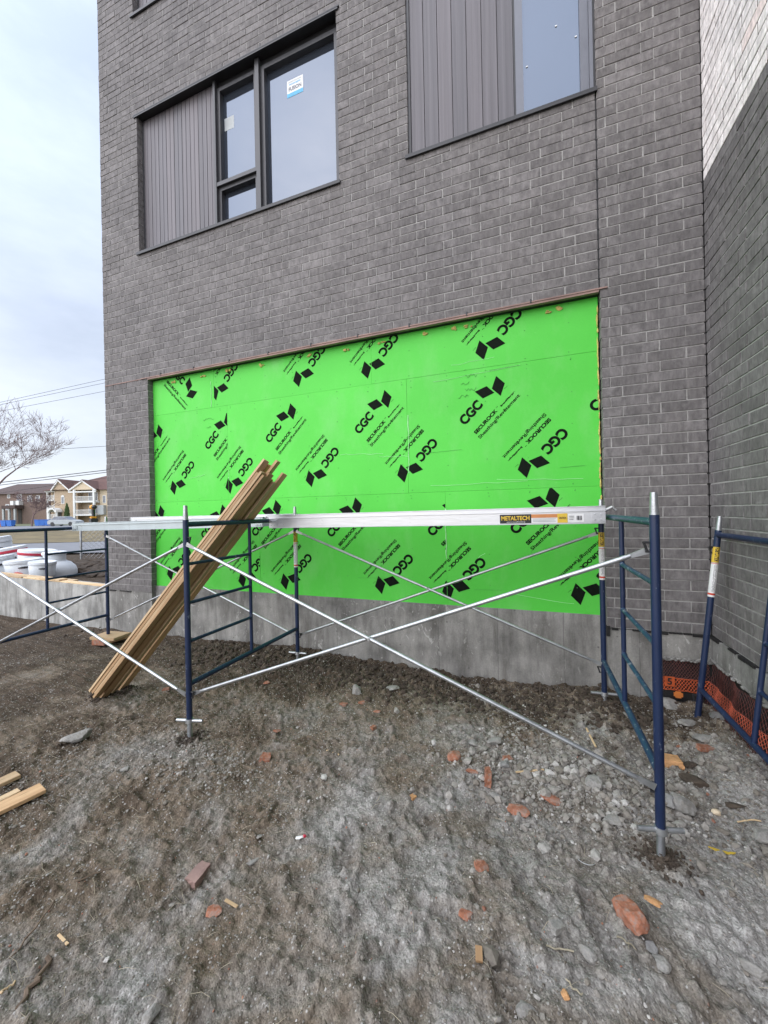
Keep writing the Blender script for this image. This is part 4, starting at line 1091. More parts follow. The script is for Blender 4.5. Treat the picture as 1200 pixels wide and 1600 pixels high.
scatter('soil_crumbs', len(cr_), cr_, rng.uniform(.004, .013, len(cr_)), M['clod'], 1, lambda n: np.zeros(n), 'loose dark crumbs heaped around the scaffold feet', .8, .2, 'soil')
p = pick(2400, lambda x, y: .3 + cover(x, y)); scatter('pale_grit', len(p), p, rng.uniform(.0030, .0062, len(p)), M['pebble'], 1, lambda n: rng.uniform(.80, 1, n), 'pale and reddish grit specks across the open soil', .7, .25)
def dark(x, y): return np.exp(-((y - 3.72)/.28)**2) * np.where((x > -4) & (x < 1.0), 1, .1)
p = pick(2600, dark); scatter('soil_clods', len(p), p, rng.uniform(.008, .030, len(p)), M['clod'], 1, lambda n: np.zeros(n), 'crumbly dark soil clods along the foundation', .7, .3, 'soil')
# straw and dry stems
n = 2200; p = pick(n, lambda x, y: .25 + .6*np.clip(fbm(x, y, 1.3, 2, 131)*4, 0, 1) + .6*dark(x, y))
L = rng.uniform(.015, .075, n); a = rng.uniform(0, 2*PI, n) * .5 + .5; w_ = rng.uniform(.0004, .0011, n)
dx, dy = np.cos(a), np.sin(a); z = gz(p[:, 0], p[:, 1]) + .004
x1, y1 = p[:, 0] + dx*L, p[:, 1] + dy*L; z1_ = gz(x1, y1) + rng.uniform(.003, .022, n)
mx, my = p[:, 0] + dx*L/2 + rng.normal(0, .004, n), p[:, 1] + dy*L/2 + rng.normal(0, .004, n); mz = np.maximum(gz(mx, my), (z + z1_)/2) + rng.uniform(.003, .010, n)
def sect(x, y, z, w): return np.stack([np.stack([x - dy*w, y + dx*w, z], -1), np.stack([x + dy*w, y - dx*w, z], -1), np.stack([x, y, z + w*1.6], -1)], 1)
V = np.concatenate([sect(p[:, 0], p[:, 1], z, w_), sect(mx, my, mz, w_), sect(x1, y1, z1_, w_*.5)], 1).reshape(-1, 3)
b_ = np.array([(0,1,4,3),(1,2,5,4),(2,0,3,5),(3,4,7,6),(4,5,8,7),(5,3,6,8)])
npm = npmesh('straw_litter', V, (b_[None] + (np.arange(n)*9)[:, None, None]).reshape(-1, 4), M['straw']); tag(npm, 'dry straw stems scattered over the soil', 'straw', kind='stuff')

def rock(px, py, s, mat, name, label, cat, seed, sq=.6, ang=0, cube=False, sub=3):
    """irregular stone or brick fragment, s = (length, width) m"""
    kk = 1.3 if 'brick' in cat else 1.2
    s = tuple(q * (kk if q < .09 else 1.1) for q in s)
    if not cube: s = (s[0], max(s[1], s[0]*.55))
    P = ground_at(px, py); bm = bmesh.new(); r = random.Random(seed)
    if cube:
        hx, hy, hz = s[0]/2, s[1]/2, s[1]*sq/2
        box(bm, -hx, hx, -hy, hy, -hz, hz)
        bmesh.ops.subdivide_edges(bm, edges=bm.edges[:], cuts=3, use_grid_fill=True)
        for v in bm.verts:
            endk = abs(v.co.x)/hx
            v.co += Vector((r.uniform(-.10, .10)*hx*(1 if endk > .9 else .2), r.uniform(-.06, .06)*hy, r.uniform(-.07, .07)*hz))
            if endk > .9 and v.co.y > 0: v.co.x *= .84
        z = P.z + hz*.55
    else:
        bmesh.ops.create_icosphere(bm, subdivisions=sub, radius=1)
        pl = [(Vector((r.gauss(0, 1), r.gauss(0, 1), r.gauss(0, 1))).normalized(), r.uniform(.52, .86)) for _ in range(11)]
        for v in bm.verts:
            d = v.co.normalized(); k = 1.0
            for nn, dd in pl:
                q = d.dot(nn)
                if q > 1e-3: k = min(k, dd / q)
            v.co = Vector((d.x*s[0]/2*k, d.y*s[1]/2*k, d.z*s[1]*sq/2*k)) * 1.25 * (1 + r.uniform(-.035, .035))
        z = P.z + s[1]*sq*.22
    o = obj(name, bm, mat); o.location = (P.x, P.y, z); o.rotation_euler = (r.uniform(-.15, .15), r.uniform(-.15, .15), ang)
    tag(o, label, cat); return o
ST, SP, BR, BT = M['stone'], M['stone_pale'], M['brick_red'], M['brick_tan']
B_, S_ = 'brick fragment', 'stone'
R = [
 (415, 1187, (.055, .045), BR, B_, 'squared red brick piece in open soil left of centre', .75, .1, 1),
 (417, 1066, (.055, .04), BR, B_, 'small red brick chip just right of the middle frame, near the wall', .6, .5, 0),
 (537, 1102, (.055, .032), BR, B_, 'slim orange brick piece below the grey stone by the wall', .6, -.5, 1),
 (565, 1100, (.05, .025), BR, B_, 'flat orange brick sliver straight below the pale flat stone', .5, .1, 1),
 (590, 1112, (.05, .025), BR, B_, 'low reddish brick flake lying nearest below the pale flat stone', .4, .1, 0),
 (583, 1140, (.035, .025), BR, B_, 'tiny red brick crumb in grey soil in the middle distance', .7, .9, 1),
 (432, 1150, (.045, .03), BR, B_, 'broken red brick crumbs above the squared red piece', .5, .3, 0),
 (708, 1186, (.085, .06), BR, B_, 'pointed orange brick shard left of the gravel spill', .6, .8, 0),
 (762, 1219, (.03, .075), BR, B_, 'upright narrow red brick shard under the gravel spill', .8, -.2, 1),
 (738, 1206, (.06, .02), BR, B_, 'thin red brick sliver beside the upright shard', .4, -.4, 1),
 (793, 1188, (.05, .035), BR, B_, 'orange brick corner among pale stones of the gravel spill', .6, .4, 1),
 (860, 1252, (.085, .035), BR, B_, 'long dark red shard at the foot of the gravel spill', .5, -.5, 0),
 (808, 1268, (.10, .055), BR, B_, 'cluster-sized flat red brick chunk below the gravel spill', .4, -.4, 0),
 (752, 1356, (.055, .045), BR, B_, 'crumbled brownish brick lump in the soil right of centre', .45, .3, 0),
 (985, 1437, (.10, .088), BR, B_, 'largest red brick lump, in the lower right foreground', .75, .3, 0),
 (1022, 1412, (.055, .025), BT, B_, 'small orange brick flake right of the largest lump', .5, -.5, 0),
 (728, 1431, (.040, .035), BR, B_, 'dark red brick crumb in the centre foreground', .6, .2, 0),
 (310, 1374, (.05, .09), M['lintel'], B_, 'brown slab of brick half sunk in the soil at lower left', .4, -.35, 1),
 (332, 1425, (.055, .035), BR, B_, 'rounded red brick bit below the half sunken brown slab', .5, -.2, 0),
 (1045, 1193, (.13, .075), BT, B_, 'tan brick half with dark grooves right of the nearest post', .55, -.4, 1),
 (1102, 1171, (.095, .04), BR, B_, 'pink brick piece lying by the loose frame', .6, .0, 1),
 (1062, 1148+20, (.05, .03), BR, B_, 'dull red brick chip near the foot of the loose frame', .5, .1, 0),
 (260, 1078, (.05, .035), BR, B_, 'small red brick chip just left of the middle frame', .6, .2, 1),
 (645, 1247, (.028, .024), BT, B_, 'tiny ochre brick crumb in pale soil right of centre', .6, .7, 1),
 (558, 1079, (.075, .085), SP, S_, 'upright grey stone near the foundation in the middle', .95, .2, 0),
 (613, 1077, (.12, .06), SP, S_, 'flat pale stone near the foundation right of the upright one', .55, .1, 0),
 (757, 1095, (.055, .045), SP, S_, 'single grey stone on dark soil under the far brace', .7, .1, 0),
 (740, 1163, (.055, .04), SP, S_, 'pale stone at the left edge of the gravel spill', .6, -.2, 0),
 (772, 1160, (.10, .06), SP, S_, 'broad pale stone on top of the gravel spill', .6, .3, 0),
 (781, 1250, (.09, .04), SP, S_, 'angular grey stone right of the upright red shard', .6, -.7, 0),
 (790, 1200, (.075, .055), ST, S_, 'grey stone in the lower gravel spill beside the orange brick corner', .7, .2, 0),
 (925, 1228, (.105, .085), SP, S_, 'rounded grey stone beside the lower end of the long brace', .75, .2, 0),
 (958, 1280, (.095, .055), SP, S_, 'pale oval stone left of the nearest post', .6, -.4, 0),
 (1063, 1262, (.12, .09), SP, S_, 'big grey rock right of the nearest post', .8, -.6, 0),
 (1046, 1258, (.055, .065), ST, S_, 'smaller rock tucked against the big grey rock', .7, .5, 0),
 (1002, 1180+45, (.05, .05), ST, S_, 'grey lump directly behind the nearest post', .7, .2, 0),
 (398, 1346, (.055, .03), SP, S_, 'flat pale triangular stone left of centre in the foreground', .4, .9, 0),
 (404, 1312, (.035, .02), SP, S_, 'little pale chip above the flat triangular stone', .4, .3, 0),
 (118, 1160, (.17, .045), SP, S_, 'long knobbly lump of mortar in the brown soil at left', .6, .85, 0),
 (195, 1204, (.05, .035), SP, S_, 'white stone chip in brown soil at left', .6, .2, 0),
 (850, 1330, (.030, .034), SP, S_, 'small squarish pale stone below the gravel spill', .4, .1, 1),
 (920, 1497, (.030, .065), SP, S_, 'slanted pale stone in the lower right foreground', .5, .7, 0),
 (1029, 1505, (.048, .055), SP, S_, 'smooth pale stone in the foreground right of the slanted one', .5, .2, 0),
 (1018, 1480, (.04, .04), ST, S_, 'dull grey chip behind the smooth pale stone', .4, .7, 0),
 (870, 1450, (.045, .035), SP, S_, 'grey white cube-like stone left of the largest brick lump', .6, .4, 1),
 (820, 1581, (.055, .04), SP, S_, 'pale stone at the bottom picture edge right of centre', .6, -.3, 0),
 (882, 1556, (.026, .024), BT, S_, 'small ochre stone near the bottom edge', .8, .2, 0),
 (235, 1590, (.035, .055), SP, S_, 'pointed pale stone at the bottom picture edge left of centre', .6, -.6, 0),
 (1175, 1520, (.022, .07), SP, S_, 'elongated pale stone at the right picture edge', .5, .7, 0),
 (1195, 1310, (.08, .07), SP, S_, 'light stone cut by the right picture edge', .7, .1, 0),
 (1100, 1122+30, (.16, .10), SP, S_, 'flat concrete slab piece near the foot of the loose frame', .3, -.5, 0),
 (1075, 1130, (.13, .09), SP, S_, 'lumpy concrete spill left of the loose frame foot', .45, .4, 0),
 (1045, 1105, (.13, .10), SP, S_, 'pale concrete lump beside the pillar corner', .6, .9, 0),
 (1120, 1122, (.12, .07), ST, S_, 'grey rubble lump right of the loose frame foot', .5, .2, 0),
 (1078, 1197, (.075, .05), M['clod'], 'soil clod', 'dark hollow looking clod right of the tan brick', .4, .2, 0),
 (1085, 1222, (.14, .05), M['clod'], 'soil clod', 'long dark clod behind the big grey rock', .4, -.5, 0),
 (1145, 1258, (.10, .035), M['clod'], 'soil clod', 'dark wet clod near the yellow scrap', .3, -.5, 0),
]
for i, (px, py, s, mt_, cat, lbl, sq, ang, cube) in enumerate(R):
    rock(px, py, s, mt_, cat.replace(' ', '_'), lbl, cat, 100 + i, sq, ang + .36, bool(cube))
def stick(px0, py0, px1, py1, r0, mat, label, cat='stick', name='wood_stick', th=None, lift=.006):
    a = ground_at(px0, py0) + Vector((0, 0, lift)); b = ground_at(px1, py1) + Vector((0, 0, lift)); bm = bmesh.new()
    if th:
        d = (b - a); L = d.length; bm = cbox(-L/2, L/2, -r0, r0, -th/2, th/2, .001); o = obj(name, bm, mat); o.location = (a + b)/2 + Vector((0, 0, th/2)); o.rotation_euler = (0, -math.asin(d.z/L), math.atan2(d.y, d.x))
    else:
        n = 6; r = random.Random(int(px0)); P = []
        for i in range(n + 1):
            q = a.lerp(b, i/n); q.z = max(q.z, float(gz(q.x, q.y)) + r0) ; P.append(q + Vector((r.uniform(-1, 1), r.uniform(-1, 1), 0))*r0*2)
        for i in range(n): tube(bm, P[i], P[i+1], r0, r0*.85, n=6)
        o = obj(name, bm, mat)
    tag(o, label, cat)
W, Sx, Tw = M['wood_pale'], M['straw'], M['twig']
stick(916, 1138, 931, 1170, .006, W, 'pale flat stake on dark soil near the right frame', th=.008)
stick(806, 1209, 850, 1204, .006, W, 'flat wood splinter across the gravel spill', th=.008)
stick(748, 1484, 749, 1508, .013, M['wood'], 'short ochre wood offcut in the centre foreground', th=.010)
stick(91, 1463, 106, 1479, .005, W, 'thin pale splinter at lower left', th=.005)
stick(510, 1174, 530, 1181, .006, W, 'pale curved splinter in the middle of the soil', th=.006)
stick(352, 1409, 371, 1420, .006, W, 'pale splinter near the rounded red brick bit', th=.006)
stick(14, 1500, 88, 1408, .004, Tw, 'long thin dark twig at lower left')
stick(20, 1580, 80, 1495, .009, Tw, 'thick weathered stick half buried at the lower left corner', lift=-.002)
stick(120, 1378, 175, 1358, .003, Tw, 'thin bent twig on soil left of centre')
stick(855, 1482, 895, 1490, .003, Sx, 'yellowish straw stem left of the slanted stone')
stick(965, 1471, 996, 1487, .003, Sx, 'grey stem below the largest brick lump')
stick(885, 1535, 908, 1557, .003, Sx, 'pale stem near the bottom edge')
stick(1155, 1287, 1187, 1285, .004, W, 'thin pale splinter near the right picture edge')
stick(0, 1555, 22, 1538, .004, W, 'white splinter at the left picture edge')
# bits of rubbish
def ribbon(px, py, R0, a0, a1, wd, mat, name, label, cat, ang):
    P = ground_at(px, py); bm = bmesh.new(); n = 14; rows_ = []
    for i in range(n + 1):
        t = a0 + (a1 - a0)*i/n; k = 1 - abs(2*i/n - 1)**3
        rows_.append([bm.verts.new((R0*math.cos(t) + s*wd*k*math.cos(t), R0*math.sin(t) + s*wd*k*math.sin(t), .004 + .010*k*(s > 0) + zz)) for s, zz in ((-.5, 0), (.5, 0), (.5, .003), (-.5, .003))])
    for A, B in zip(rows_, rows_[1:]):
        for k in range(4): bm.faces.new((A[k], A[(k+1) % 4], B[(k+1) % 4], B[k]))
    o = obj(name, bm, mat); o.location = P + Vector((0, 0, .006)); o.rotation_euler = (.1, 0, ang); tag(o, label, cat)
ribbon(915, 1342, .045, PI*1.15, PI*1.8, .008, M['white'], 'plastic_ring', 'curved white plastic piece lying left of the nearest jack', 'plastic scrap', .1)
ribbon(1115, 1308, .10, PI*1.2, PI*1.65, .026, M['yellow_label'], 'yellow_scrap', 'yellow peel-like scrap at right by the wet soil', 'plastic scrap', .2)
P = ground_at(468, 1312); t = empty('crushed_tube', P + Vector((0, 0, .008)), (0, 0, .5), 'crushed white and red tube lying in the open soil', 'rubbish')
bm = bmesh.new(); blob(bm, (0, 0, 0), (.022, .010, .007), 4, 2, .2); obj('tube_body', bm, M['label_white'], t); bm = bmesh.new(); blob(bm, (.026, .004, .001), (.009, .008, .007), 5, 2, .2); obj('cap', bm, M['red'], t)
P = ground_at(1119, 1272); bm = bmesh.new(); blob(bm, (0, 0, .01), (.022, .018, .016), 8, 2, .15); o = obj('foam_lump', bm, M['cream']); o.location = P; tag(o, 'creamy foam lump beside the long dark clod', 'foam scrap')

# ------------------------------------------------------------------ white plastic containers behind the low wall
def container(px, py, depth, Rr, h, kind, label, rot=0):
    c = at(px, py, depth); base = float(gz(c.x, c.y)); c.z = max(c.z, base)
    t = empty('plastic_container', c, ((0, 0) if kind == 'dome' else (math.sin(px)*.14, math.cos(px*1.7)*.12)) + (rot,), label, 'plastic container', 'white plastic containers behind the low wall')
    if kind == 'dome':
        bm = bmesh.new(); lathe(bm, [(Rr, 0), (Rr, h*.18), (Rr*.93, h*.34), (Rr*.72, h*.52), (Rr*.56, h*.58), (Rr*.54, h*.6)], 32); obj('body', bm, M['white'], t, True)
        bm = bmesh.new(); lathe(bm, [(Rr*.50, h*.56), (Rr*.50, h*.86), (Rr*.56, h*.88), (Rr*.57, h*.97), (Rr*.5, h), (Rr*.42, h*.96)], 32); obj('neck', bm, M['white'], t, True)
    else:
        bm = bmesh.new(); lathe(bm, [(Rr*.94, 0), (Rr, h*.75), (Rr*.98, h*.78)], 32); obj('body', bm, M['white'], t, True)
        bm = bmesh.new(); lathe(bm, [(Rr*1.03, h*.78), (Rr*1.05, h*.86), (Rr*1.03, h*.88)], 32); obj('rim_band', bm, M['red'] if kind == 'red' else M['white'], t, True)
        bm = bmesh.new(); lathe(bm, [(Rr*1.04, h*.88), (Rr*1.04, h*.97), (Rr*.9, h), (Rr*.8, h*.97)], 32); obj('lid', bm, M['white'], t, True)
        bm = bmesh.new()
        d = Vector((-c.x, -c.y, 0)).normalized(); an = math.atan2(d.y, d.x) - rot
        for k in range(-3, 4):
            q = an + k*.09; tube(bm, (Rr*1.0*math.cos(q), Rr*1.0*math.sin(q), h*.58), (Rr*1.005*math.cos(q + .09), Rr*1.005*math.sin(q + .09), h*.58), h*.06*(1 - abs(k)*.15), n=8)
        obj('handle_hole', bm, M['black'], t)
container(86, 898, 8.6, .40, .52, 'dome', 'squat white container with a wide neck, rightmost behind the low wall')
container(56, 897, 9.4, .36, .58, 'red', 'white container with a red band, right of the other red banded one')
container(20, 897, 9.6, .36, .64, 'red', 'white container with a red band at the left, behind the lower white ones')
container(38, 900, 8.2, .30, .36, 'plain', 'low plain white container in front of the two red banded ones')
container(2, 900, 8.4, .28, .44, 'plain', 'plain white container cut by the left picture edge')
container(2, 893, 11, .34, .80, 'plain', 'tall white container at the very back left')
container(66, 899, 8.0, .22, .30, 'plain', 'smallest plain white container left of the wide necked one')
P = at(28, 899, 7.9); bm = bmesh.new(); blob(bm, (0, 0, 0), (.10, .08, .06), 12, 2, .3); o = obj('cloth_bundle', bm, M['label_red']); o.location = P; o.location.z = max(P.z, .46); tag(o, 'small red and pink rag bundle in front of the low plain container', 'rag')
# dark spoil bank and wire fence between the site and the road
bm = bmesh.new(); r = random.Random(8)
for i in range(130):
    c = at(r.uniform(95, 185), r.uniform(868, 895), r.uniform(8.6, 11.5)); zg = float(gz(c.x, c.y)); s = r.uniform(.05, .17)
    blob(bm, (c.x, c.y, zg + s*.1), (s*1.6, s, s*.55), i, 2, .3)
o = obj('soil_heap', bm, M['clod']); tag(o, 'heap of dark dug soil behind the low wall beside the pillar', 'soil', kind='stuff')
fp = at(127, 877, 11.5); fp.z = .42
fe = empty('wire_fence', fp, label='temporary wire fence with a steel post beyond the dark soil heap', cat='fence'); iv = Matrix.Translation(-fp)
o = obj('post', tube_bm(fp, fp + Vector((0, 0, .95)), .03, n=12), M['galv'], fe, True); o.matrix_parent_inverse = iv
q = fp + RT*5 + FW*2.0; o = obj('post', tube_bm(q, q + Vector((0, 0, .95)), .03, n=12), M['galv'], fe, True); o.matrix_parent_inverse = iv
bm = bmesh.new(); hh = .93; Lf = (q - fp).length; nn = 44
for i in range(-8, nn):
    for s in (0, 1):
        a = i / nn; b = (i + 7) / nn; za, zb = (.0, hh) if s == 0 else (hh, 0)
        if a < 0: za = za + (zb - za)*(-a)/(b - a); a = 0
        if b > 1: zb = za + (zb - za)*(1 - a)/(b - a); b = 1
        tube(bm, fp.lerp(q, a) + Vector((0, 0, za)), fp.lerp(q, b) + Vector((0, 0, zb)), .0035, n=4, cap=False)
o = obj('wire_mesh', bm, M['galv'], fe); o.matrix_parent_inverse = iv

# ------------------------------------------------------------------ houses across the street
K = .15; DH = 90
def hp(px, py, d=0): return ((px - 100)*K, d, (819 - py)*K)
def house_root(px, depth, label):
    c = at(px, 819, depth); c.z = .5
    return empty('house', c, (0, 0, TH + math.radians(0)), label, 'house')
h1 = house_root(100, DH, 'tan brick house with white gables, balconies and an arched porch')
def X(px): return (px - 100)*K
def Z(py): return (819 - py)*K
def hb(name, x0, x1, y0, y1, z0, z1, mat, parent=h1): return obj(name, cbox(min(x0, x1), max(x0, x1), y0, y1, min(z0, z1), max(z0, z1)), M[mat], parent)
hb('wall', X(86), X(122), 0, 14, 0, Z(767), 'tan')
hb('wall', X(122.1), X(190), 1.2, 14, 0, Z(767), 'tan')
hb('wall', X(155.5), X(190), .3, 1.15, 0, Z(767), 'cream')
hb('wall', X(69), X(85.9), 2.0, 14, 0, Z(769), 'tan')
# main hipped roof
bm = bmesh.new(); e0, e1 = X(68), X(192); zr = Z(740)
vs = [bm.verts.new(p) for p in ((e0, -.4, Z(767)), (e1, -.4, Z(767)), (e1, 14.5, Z(767)), (e0, 14.5, Z(767)), (X(137), 7, zr), (X(185), 7, zr))]
for f in ((0,1,5,4), (1,2,5), (2,3,4,5), (3,0,4), (3,2,1,0)): bm.faces.new([vs[i] for i in f])
rf = obj('roof', bm, M['roof'], h1)
bm = bmesh.new(); box(bm, X(146), X(149), 6.6, 7.6, zr - .4, zr + .9); obj('chimney', bm, M['roof_dark'], rf)
def gable(xa, xb, xm, zb, zt, y, mat, parent=h1):
    bm = bmesh.new(); prism(bm, [(xa + .25, zb), (xb - .25, zb), (xm, zt - .35)], y, y + 5); gw = obj('gable_wall', bm, M[mat], parent)
    bm = bmesh.new()
    for s, (x0, x1) in ((1, (xa, xm)), (-1, (xm, xb))):
        z0_, z1_ = (zb, zt) if s == 1 else (zt, zb)
        A = [(x0, z0_ - .35), (x1, z1_ - .35), (x1, z1_), (x0, z0_)]; prism(bm, A, y - .3, y - .02)
    if mat == 'cream': box(bm, xa, xb, y - .3, y - .02, zb - .65, zb - .36)
    obj('gable_trim', bm, M['trim'], gw)
    bm = bmesh.new()
    for (x0, z0_, x1, z1_) in ((xa, zb, xm, zt), (xm, zt, xb, zb)):
        prism(bm, [(x0, z0_ + .01), (x1, z1_ + .01), (x1, z1_ + .2), (x0, z0_ + .2)], y - .25, y + 6)
    obj('gable_roof', bm, M['roof'], gw)
gable(X(84), X(112), X(95.5), Z(766), Z(750.5), -.4, 'tan')
gable(X(114), X(156), X(135.5), Z(767), Z(752.5), -.9, 'cream')
def win(x0, x1, z0, z1, y, parent=h1, mull=1, tr='trim'):
    wn = obj('window', cbox(x0, x1, y - .06, y + .05, z0, z1), M[tr], parent)
    n = mull + 1; bm = bmesh.new(); wd = (x1 - x0 - .25)/n
    for i in range(n): box(bm, x0 + .12 + i*(wd + .03), x0 + .09 + (i + 1)*wd, y - .09, y - .055, z0 + .12, z1 - .12)
    obj('pane', bm, M['glass_far'], wn)
# arched window and porch
win(X(96.5), X(101.5), Z(788), Z(777), 0)
bm = bmesh.new(); lathe(bm, [(X(101.5) - X(99), -.06), (X(101.5) - X(99), .06)], 20); bmesh.ops.rotate(bm, verts=bm.verts[:], matrix=Matrix.Rotation(PI/2, 3, 'X')); bmesh.ops.translate(bm, verts=bm.verts[:], vec=(X(99), 0, Z(777)))
obj('arch_head', bm, M['trim'], h1)
po = empty('porch'); po.parent = h1
for px in (86.2, 98): obj('column', tube_bm((X(px), -1.6, 0), (X(px), -1.6, Z(801)), .22, n=12), M['trim'], po)
bm = bmesh.new(); ro, ri = (X(99.5) - X(84.5))/2, (X(96.5) - X(87.5))/2; cx = (X(99.5) + X(84.5))/2; cz = Z(801)
pts = [(cx + ro*math.cos(t*PI/12), cz + ro*math.sin(t*PI/12)*.9) for t in range(13)] + [(cx + ri*math.cos(t*PI/12), cz + ri*math.sin(t*PI/12)*.9) for t in range(12, -1, -1)]
for i in range(12):
    A, B, C, D = pts[i], pts[i+1], pts[24 - i], pts[25 - i]; prism(bm, [A, B, C, D], -2.0, -.2)
obj('arch', bm, M['trim'], po)
hb('door', X(88.5), X(96.5), -.15, .02, 0, Z(800), 'door_dark')
# balconies under the wide gable
for zb in (Z(784.5), Z(805)):
    bl = hb('balcony', X(122), X(154), -1.2, 1.18, zb - .35, zb, 'trim')
    bm = bmesh.new(); box(bm, X(122), X(154), -1.2, -1.12, zb + .95, zb + 1.05)
    x = X(122)
    while x < X(154): box(bm, x, x + .06, -1.19, -1.13, zb, zb + .95); x += .21
    obj('railing', bm, M['trim'], bl)
for px in (122.7, 153): obj('column', cbox(X(px) - .2, X(px) + .2, -1.25, -.85, 0, Z(767)), M['trim'], h1)
for zt, zbm in ((771, 784), (791, 804)):
    win(X(133), X(148), Z(zbm), Z(zt), 1.2, mull=2)
win(X(160), X(165), Z(788), Z(776), .3)
# side bay with stacked balconies
for zb in (Z(781), Z(797), Z(811)):
    bl = hb('balcony', X(70), X(84), .6, 1.95, zb - .3, zb, 'trim')
    bm = bmesh.new(); box(bm, X(70), X(84), .6, .68, zb + .9, zb + 1.0); x = X(70)
    while x < X(84): box(bm, x, x + .06, .61, .67, zb, zb + .9); x += .21
    obj('railing', bm, M['trim'], bl)
for px in (71, 83.5): obj('column', cbox(X(px) - .15, X(px) + .15, .55, .85, 0, Z(768)), M['trim'], h1)
hb('eave', X(69), X(86.5), .3, 2.0, Z(769), Z(767.2), 'trim')
for zt, zbm in ((772, 780), (788, 796), (803, 811)): win(X(73), X(82), Z(zbm), Z(zt), 2.0)
hb('utility_cabinet', X(155.5), X(165), -.6, .25, Z(806), Z(791.5), 'grey_box')
# brown house further left
h2 = house_root(100, DH + 6, 'brown brick house with a dark porch at the left picture edge')
hb('wall', X(-40), X(67), 1, 13, 0, Z(768), 'brown_wall', h2)
bm = bmesh.new(); vs = [bm.verts.new(p) for p in ((X(-42), .3, Z(768)), (X(69), .3, Z(768)), (X(69), 14, Z(768)), (X(-42), 14, Z(768)), (X(-20), 7, Z(748)), (X(58), 7, Z(748)))]
for f in ((0,1,5,4), (1,2,5), (2,3,4,5), (3,0,4), (3,2,1,0)): bm.faces.new([vs[i] for i in f])
obj('roof', bm, M['roof_dark'], h2)
for a, b, c, d in ((16, 25, 781, 769), (0, 5, 775, 768), (-3, 3, 795, 785), (34, 42, 782, 771), (48, 55, 782, 771)): win(X(a), X(b), Z(c), Z(d), 1, h2)
pz = hb('porch_roof', X(6), X(28), -1.5, .98, Z(793), Z(788), 'roof_dark', h2)
for px in (7, 16.5, 26): obj('column', cbox(X(px) - .2, X(px) + .2, -1.3, -.9, 0, Z(793)), M['grey_box'], h2)
hb('door', X(10), X(14), .9, .99, 0, Z(794), 'door_dark', h2); hb('door', X(18), X(24), .9, .99, 0, Z(794), 'door_dark', h2)
for px in (16, 25.2): hb('balcony', X(px) - .6, X(px) + .2, -.2, .98, Z(787), Z(780), 'trim', h2)
# low far roofline behind the two houses
h3 = house_root(100, DH + 40, 'dark roofed house showing over the gap between the other two')
hb('wall', X(60), X(110), 0, 10, 0, Z(768), 'brown_wall', h3)
bm = bmesh.new(); prism(bm, [(X(56), Z(768)), (X(114), Z(768)), (X(104), Z(758)), (X(66), Z(758))], -.5, 11); obj('roof', bm, M['roof_dark'], h3)
# conifer by the porch
cp = at(105, 818, DH - 4); cp.z = .5
ce = empty('cedar_tree', cp, label='slim dark green conical cedar beside the arched porch', cat='tree')
bm = bmesh.new(); r = random.Random(3)
for i in range(420):
    t = r.random(); z = .2 + t*4.2; rad = (1 - t)**.75*.62 + .04; a = r.uniform(0, 2*PI); q = rad*r.uniform(.6, 1.05)
    blob(bm, (q*math.cos(a), q*math.sin(a), z), (.13, .13, .28), i, 1, .4)
obj('crown', bm, M['cedar'], ce); obj('trunk', tube_bm((0, 0, -.1), (0, 0, 3), .08, n=8), M['bark'], ce)

def bare_tree(base, height, spread, seed, label, mat, lean=(0, 0), levels=6, twig=.012, trunk_r=.2, first=.22):
    r = random.Random(seed); t = empty('bare_tree', base, label=label, cat='tree')
    T = bmesh.new(); C = bmesh.new()
    def grow(p, d, L, rad, lv):
        n = 3; q = p
        for i in range(n):
            nd = (d + Vector((r.gauss(0, .12), r.gauss(0, .12), r.gauss(.04, .08)))).normalized()
            e_ = q + nd*L/n; r2 = rad*(1 - .12*(i + 1)/n*2)
            tube(T if lv == 0 else C, q, e_, rad, r2, n=7 if lv < 2 else 4, cap=False); q = e_; d = nd; rad = r2
            if lv > 0 and lv < levels and r.random() < .55:
                sd = (d + Vector((r.gauss(0, .8), r.gauss(0, .8), r.gauss(.15, .4)))).normalized()
                grow(q, sd, L*r.uniform(.4, .65), max(rad*.5, twig*.7), lv + 1)
        if lv < levels:
            for k in range(4 if lv == 0 else r.choice((2, 3))):
                a = r.uniform(0, 2*PI); s = spread*r.uniform(.6, 1.2)
                sd = (d + Vector((math.cos(a)*s, math.sin(a)*s, r.uniform(-.05, .3)))).normalized()
                grow(q, sd, L*r.uniform(.62, .88), max(rad*.64, twig), lv + 1)
    grow(Vector((0, 0, 0)), Vector((lean[0], lean[1], 1)).normalized(), height*first, trunk_r, 0)
    obj('trunk', T, M[mat], t); obj('branches', C, M[mat], t)
b1 = at(-30, 815, 30); b1.z = .42
bare_tree(b1, 11.0, .72, 4, 'large leafless tree at the left picture edge with fine reddish twigs', 'bark', twig=.009, trunk_r=.20, levels=6, first=.30)
b2 = at(50, 818, 62); b2.z = .5
bare_tree(b2, 7.5, .75, 9, 'smaller leafless tree in front of the brown house', 'bark', twig=.022, trunk_r=.14, levels=5, first=.24)
